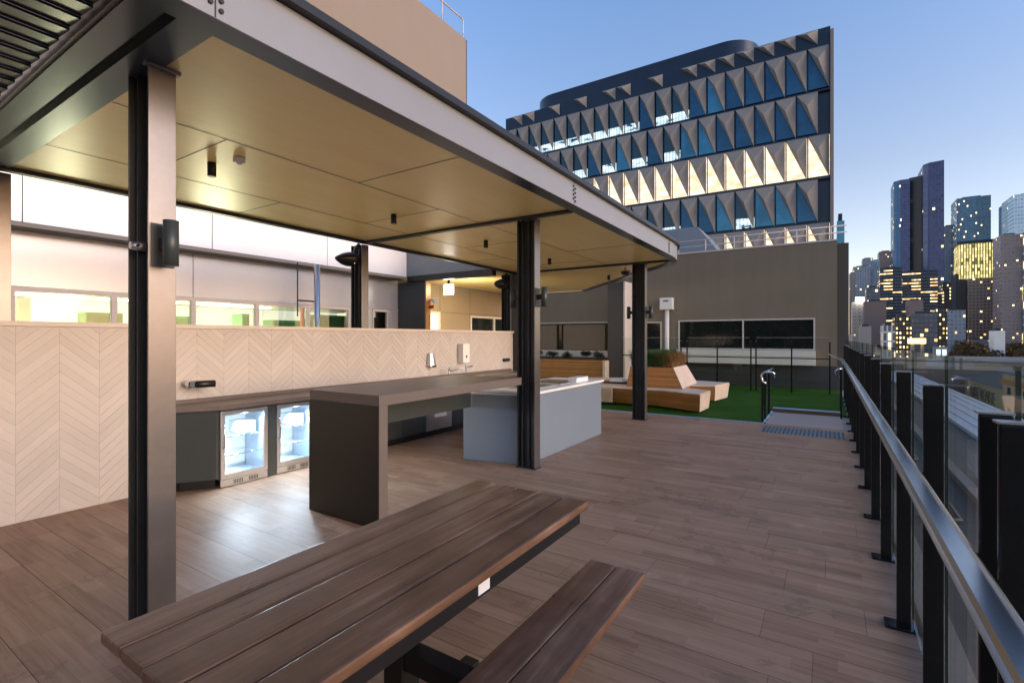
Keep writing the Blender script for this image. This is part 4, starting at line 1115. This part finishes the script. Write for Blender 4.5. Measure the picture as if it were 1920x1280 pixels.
tower('slim_glass_block', 'slim blue glass block behind the taupe building corner', .75, 1.5, 70, 8, 15.4, m_pt, cat='building')
tower('beige_corner_block', 'sunlit beige block just right of the taupe building', 1.67, 2.9, 110, 8, 6.6, m_beige, cat='building')
s = tag(box(14.6, 19.2, 398, 399.5, 25.5, 28.3).build('roof_lamp', emis('white_flood', (1,1,1), 5)), 'blazing white lamp on the low beige office roof', 'lamp')
s = thing('lit_canopy', 'yellow lit canopy at street level below the dark glass block', 'canopy', (35, 301, GZ0))
box(32, 38.2, 300, 306, -1.2, 1.3).build('fascia', emis('yellow_fascia', (1,.70,.22), 1.5), s); box(33, 34, 301, 305, GZ0, -1.25).build('pillar', m_conc, s); box(36.8, 37.6, 301, 305, GZ0, -1.25).build('pillar', m_conc, s)
s = thing('kiosk', 'small kiosk with pale blue windows by the trees', 'kiosk', (37.8, 262, GZ0))
box(35.7, 40, 260, 264, GZ0, -2).build('wall', m_conc, s)
for x in (36.3, 38.1): box(x, x+1.3, 259.9, 259.99, -5.6, -3.1).build('window', emis('blue_lit', (.5,.75,1), .8), s)
# filler blocks lower city
rnd = random.Random(21)
for k, (x, y, w_, h__) in enumerate(((22,360,6,-4),(72,400,10,0),(84,380,10,-3),(96,360,12,-2),(108,400,16,4),(44,300,6,-7),(2,330,8,3))):
    tower('low_block', ['low grey block between the framed block and the small grey block', 'low block behind the brown trees, left', 'low block behind the brown trees, right',
        'low flat block below the brown-grey tower', 'low wide block below the pale tower', 'tiny low block beside the lit canopy', 'low block hidden mostly by the taupe building corner'][k],
        x, x+w_, y, 12, h__, (tm_beige, tm_dark, tm_grey)[k % 3], cat='building')
# trees and parked cars below the skyline
tr = MB(); tr.fix = False; rnd = random.Random(9)
for k in range(34):
    x = rnd.uniform(40, 78); y = 300 + rnd.uniform(-30, 30) + (x-40)*.3
    hh = rnd.uniform(3, 8.5)*(1 if x > 48 else .6)
    for q in range(4): leafball(tr, (x+rnd.uniform(-2.5,2.5), y+rnd.uniform(-2,2), -14+hh+rnd.uniform(-2,4)), 3.4, 110, rnd, .8, .75)
o = tr.build('distant_trees', pbr('autumn_leaf', (.10,.062,.022), .8, 0, .6, .4)); o['kind'] = 'stuff'
carcol = [(.6,.62,.65), (.05,.06,.08), (.35,.4,.5), (.5,.1,.05), (.7,.7,.7), (.1,.15,.25)]
def car(x, y, z, col, label):
    s = thing('parked_car', label, 'car', (x, y, z), 'cars parked beyond the roofs')
    m = MB(); m.box(x-2.1, x+2.1, y-.9, y+.9, z+.3, z+.95, bev=.12); m.build('body', pbr('car_paint', col, .25, .3), s)
    m = MB(); m.prism([(x-1.3,y-.8),(x+1.1,y-.8),(x+1.1,y+.8),(x-1.3,y+.8)], z+.951, z+1.5, top=[(x-.8,y-.7),(x+.6,y-.7),(x+.6,y+.7),(x-.8,y+.7)]); m.build('cabin', m_dglass, s)
    for wx in (-1.3, 1.3):
        MB().tube([(x+wx,y-.92,z+.33),(x+wx,y-.7,z+.33)], .33, 12).build('wheel', m_black, s)
box(48, 110, 195, 262, -20, -10.2).build('tmpdeck', m_asph)
bpy.data.objects['tmpdeck'].name = 'car_park'; struct(bpy.data.objects['car_park'])
k = 0
cols = ['silver', 'black', 'blue-grey', 'dark red', 'white', 'navy']
for i, (x, y) in enumerate([(52,222),(58,222),(65,225),(71,225),(78,228),(55,236),(62,238),(70,240),(78,242),(86,244)]):
    car(x, y, -10.2, carcol[i % 6], f'{cols[i%6]} parked car in the {"nearer" if i < 5 else "farther"} row of the distant car park')
# extra mid-distance blocks that fill the lower skyline
for nm, lb_, x0_, x1_, y_, tp_, mt_ in (
    ('amber_block', 'slender amber lit block between the tallest tower and the yellow crowned tower', 74.5, 79.5, 505, 44, tm_dots),
    ('banded_block', 'dark banded block right of the orange lit office', 68.3, 73.6, 495, 36, tm_strip),
    ('grey_block', 'grey block behind the mauve box at the left of the skyline', 22.5, 30.5, 440, 38, tm_dark),
    ('brown_block', 'low brown block at the foot of the pale tower', 103.5, 118, 452, 22, tm_brown)):
    tower(nm, lb_, x0_, x1_, y_, 14, tp_, mt_, cat='building')
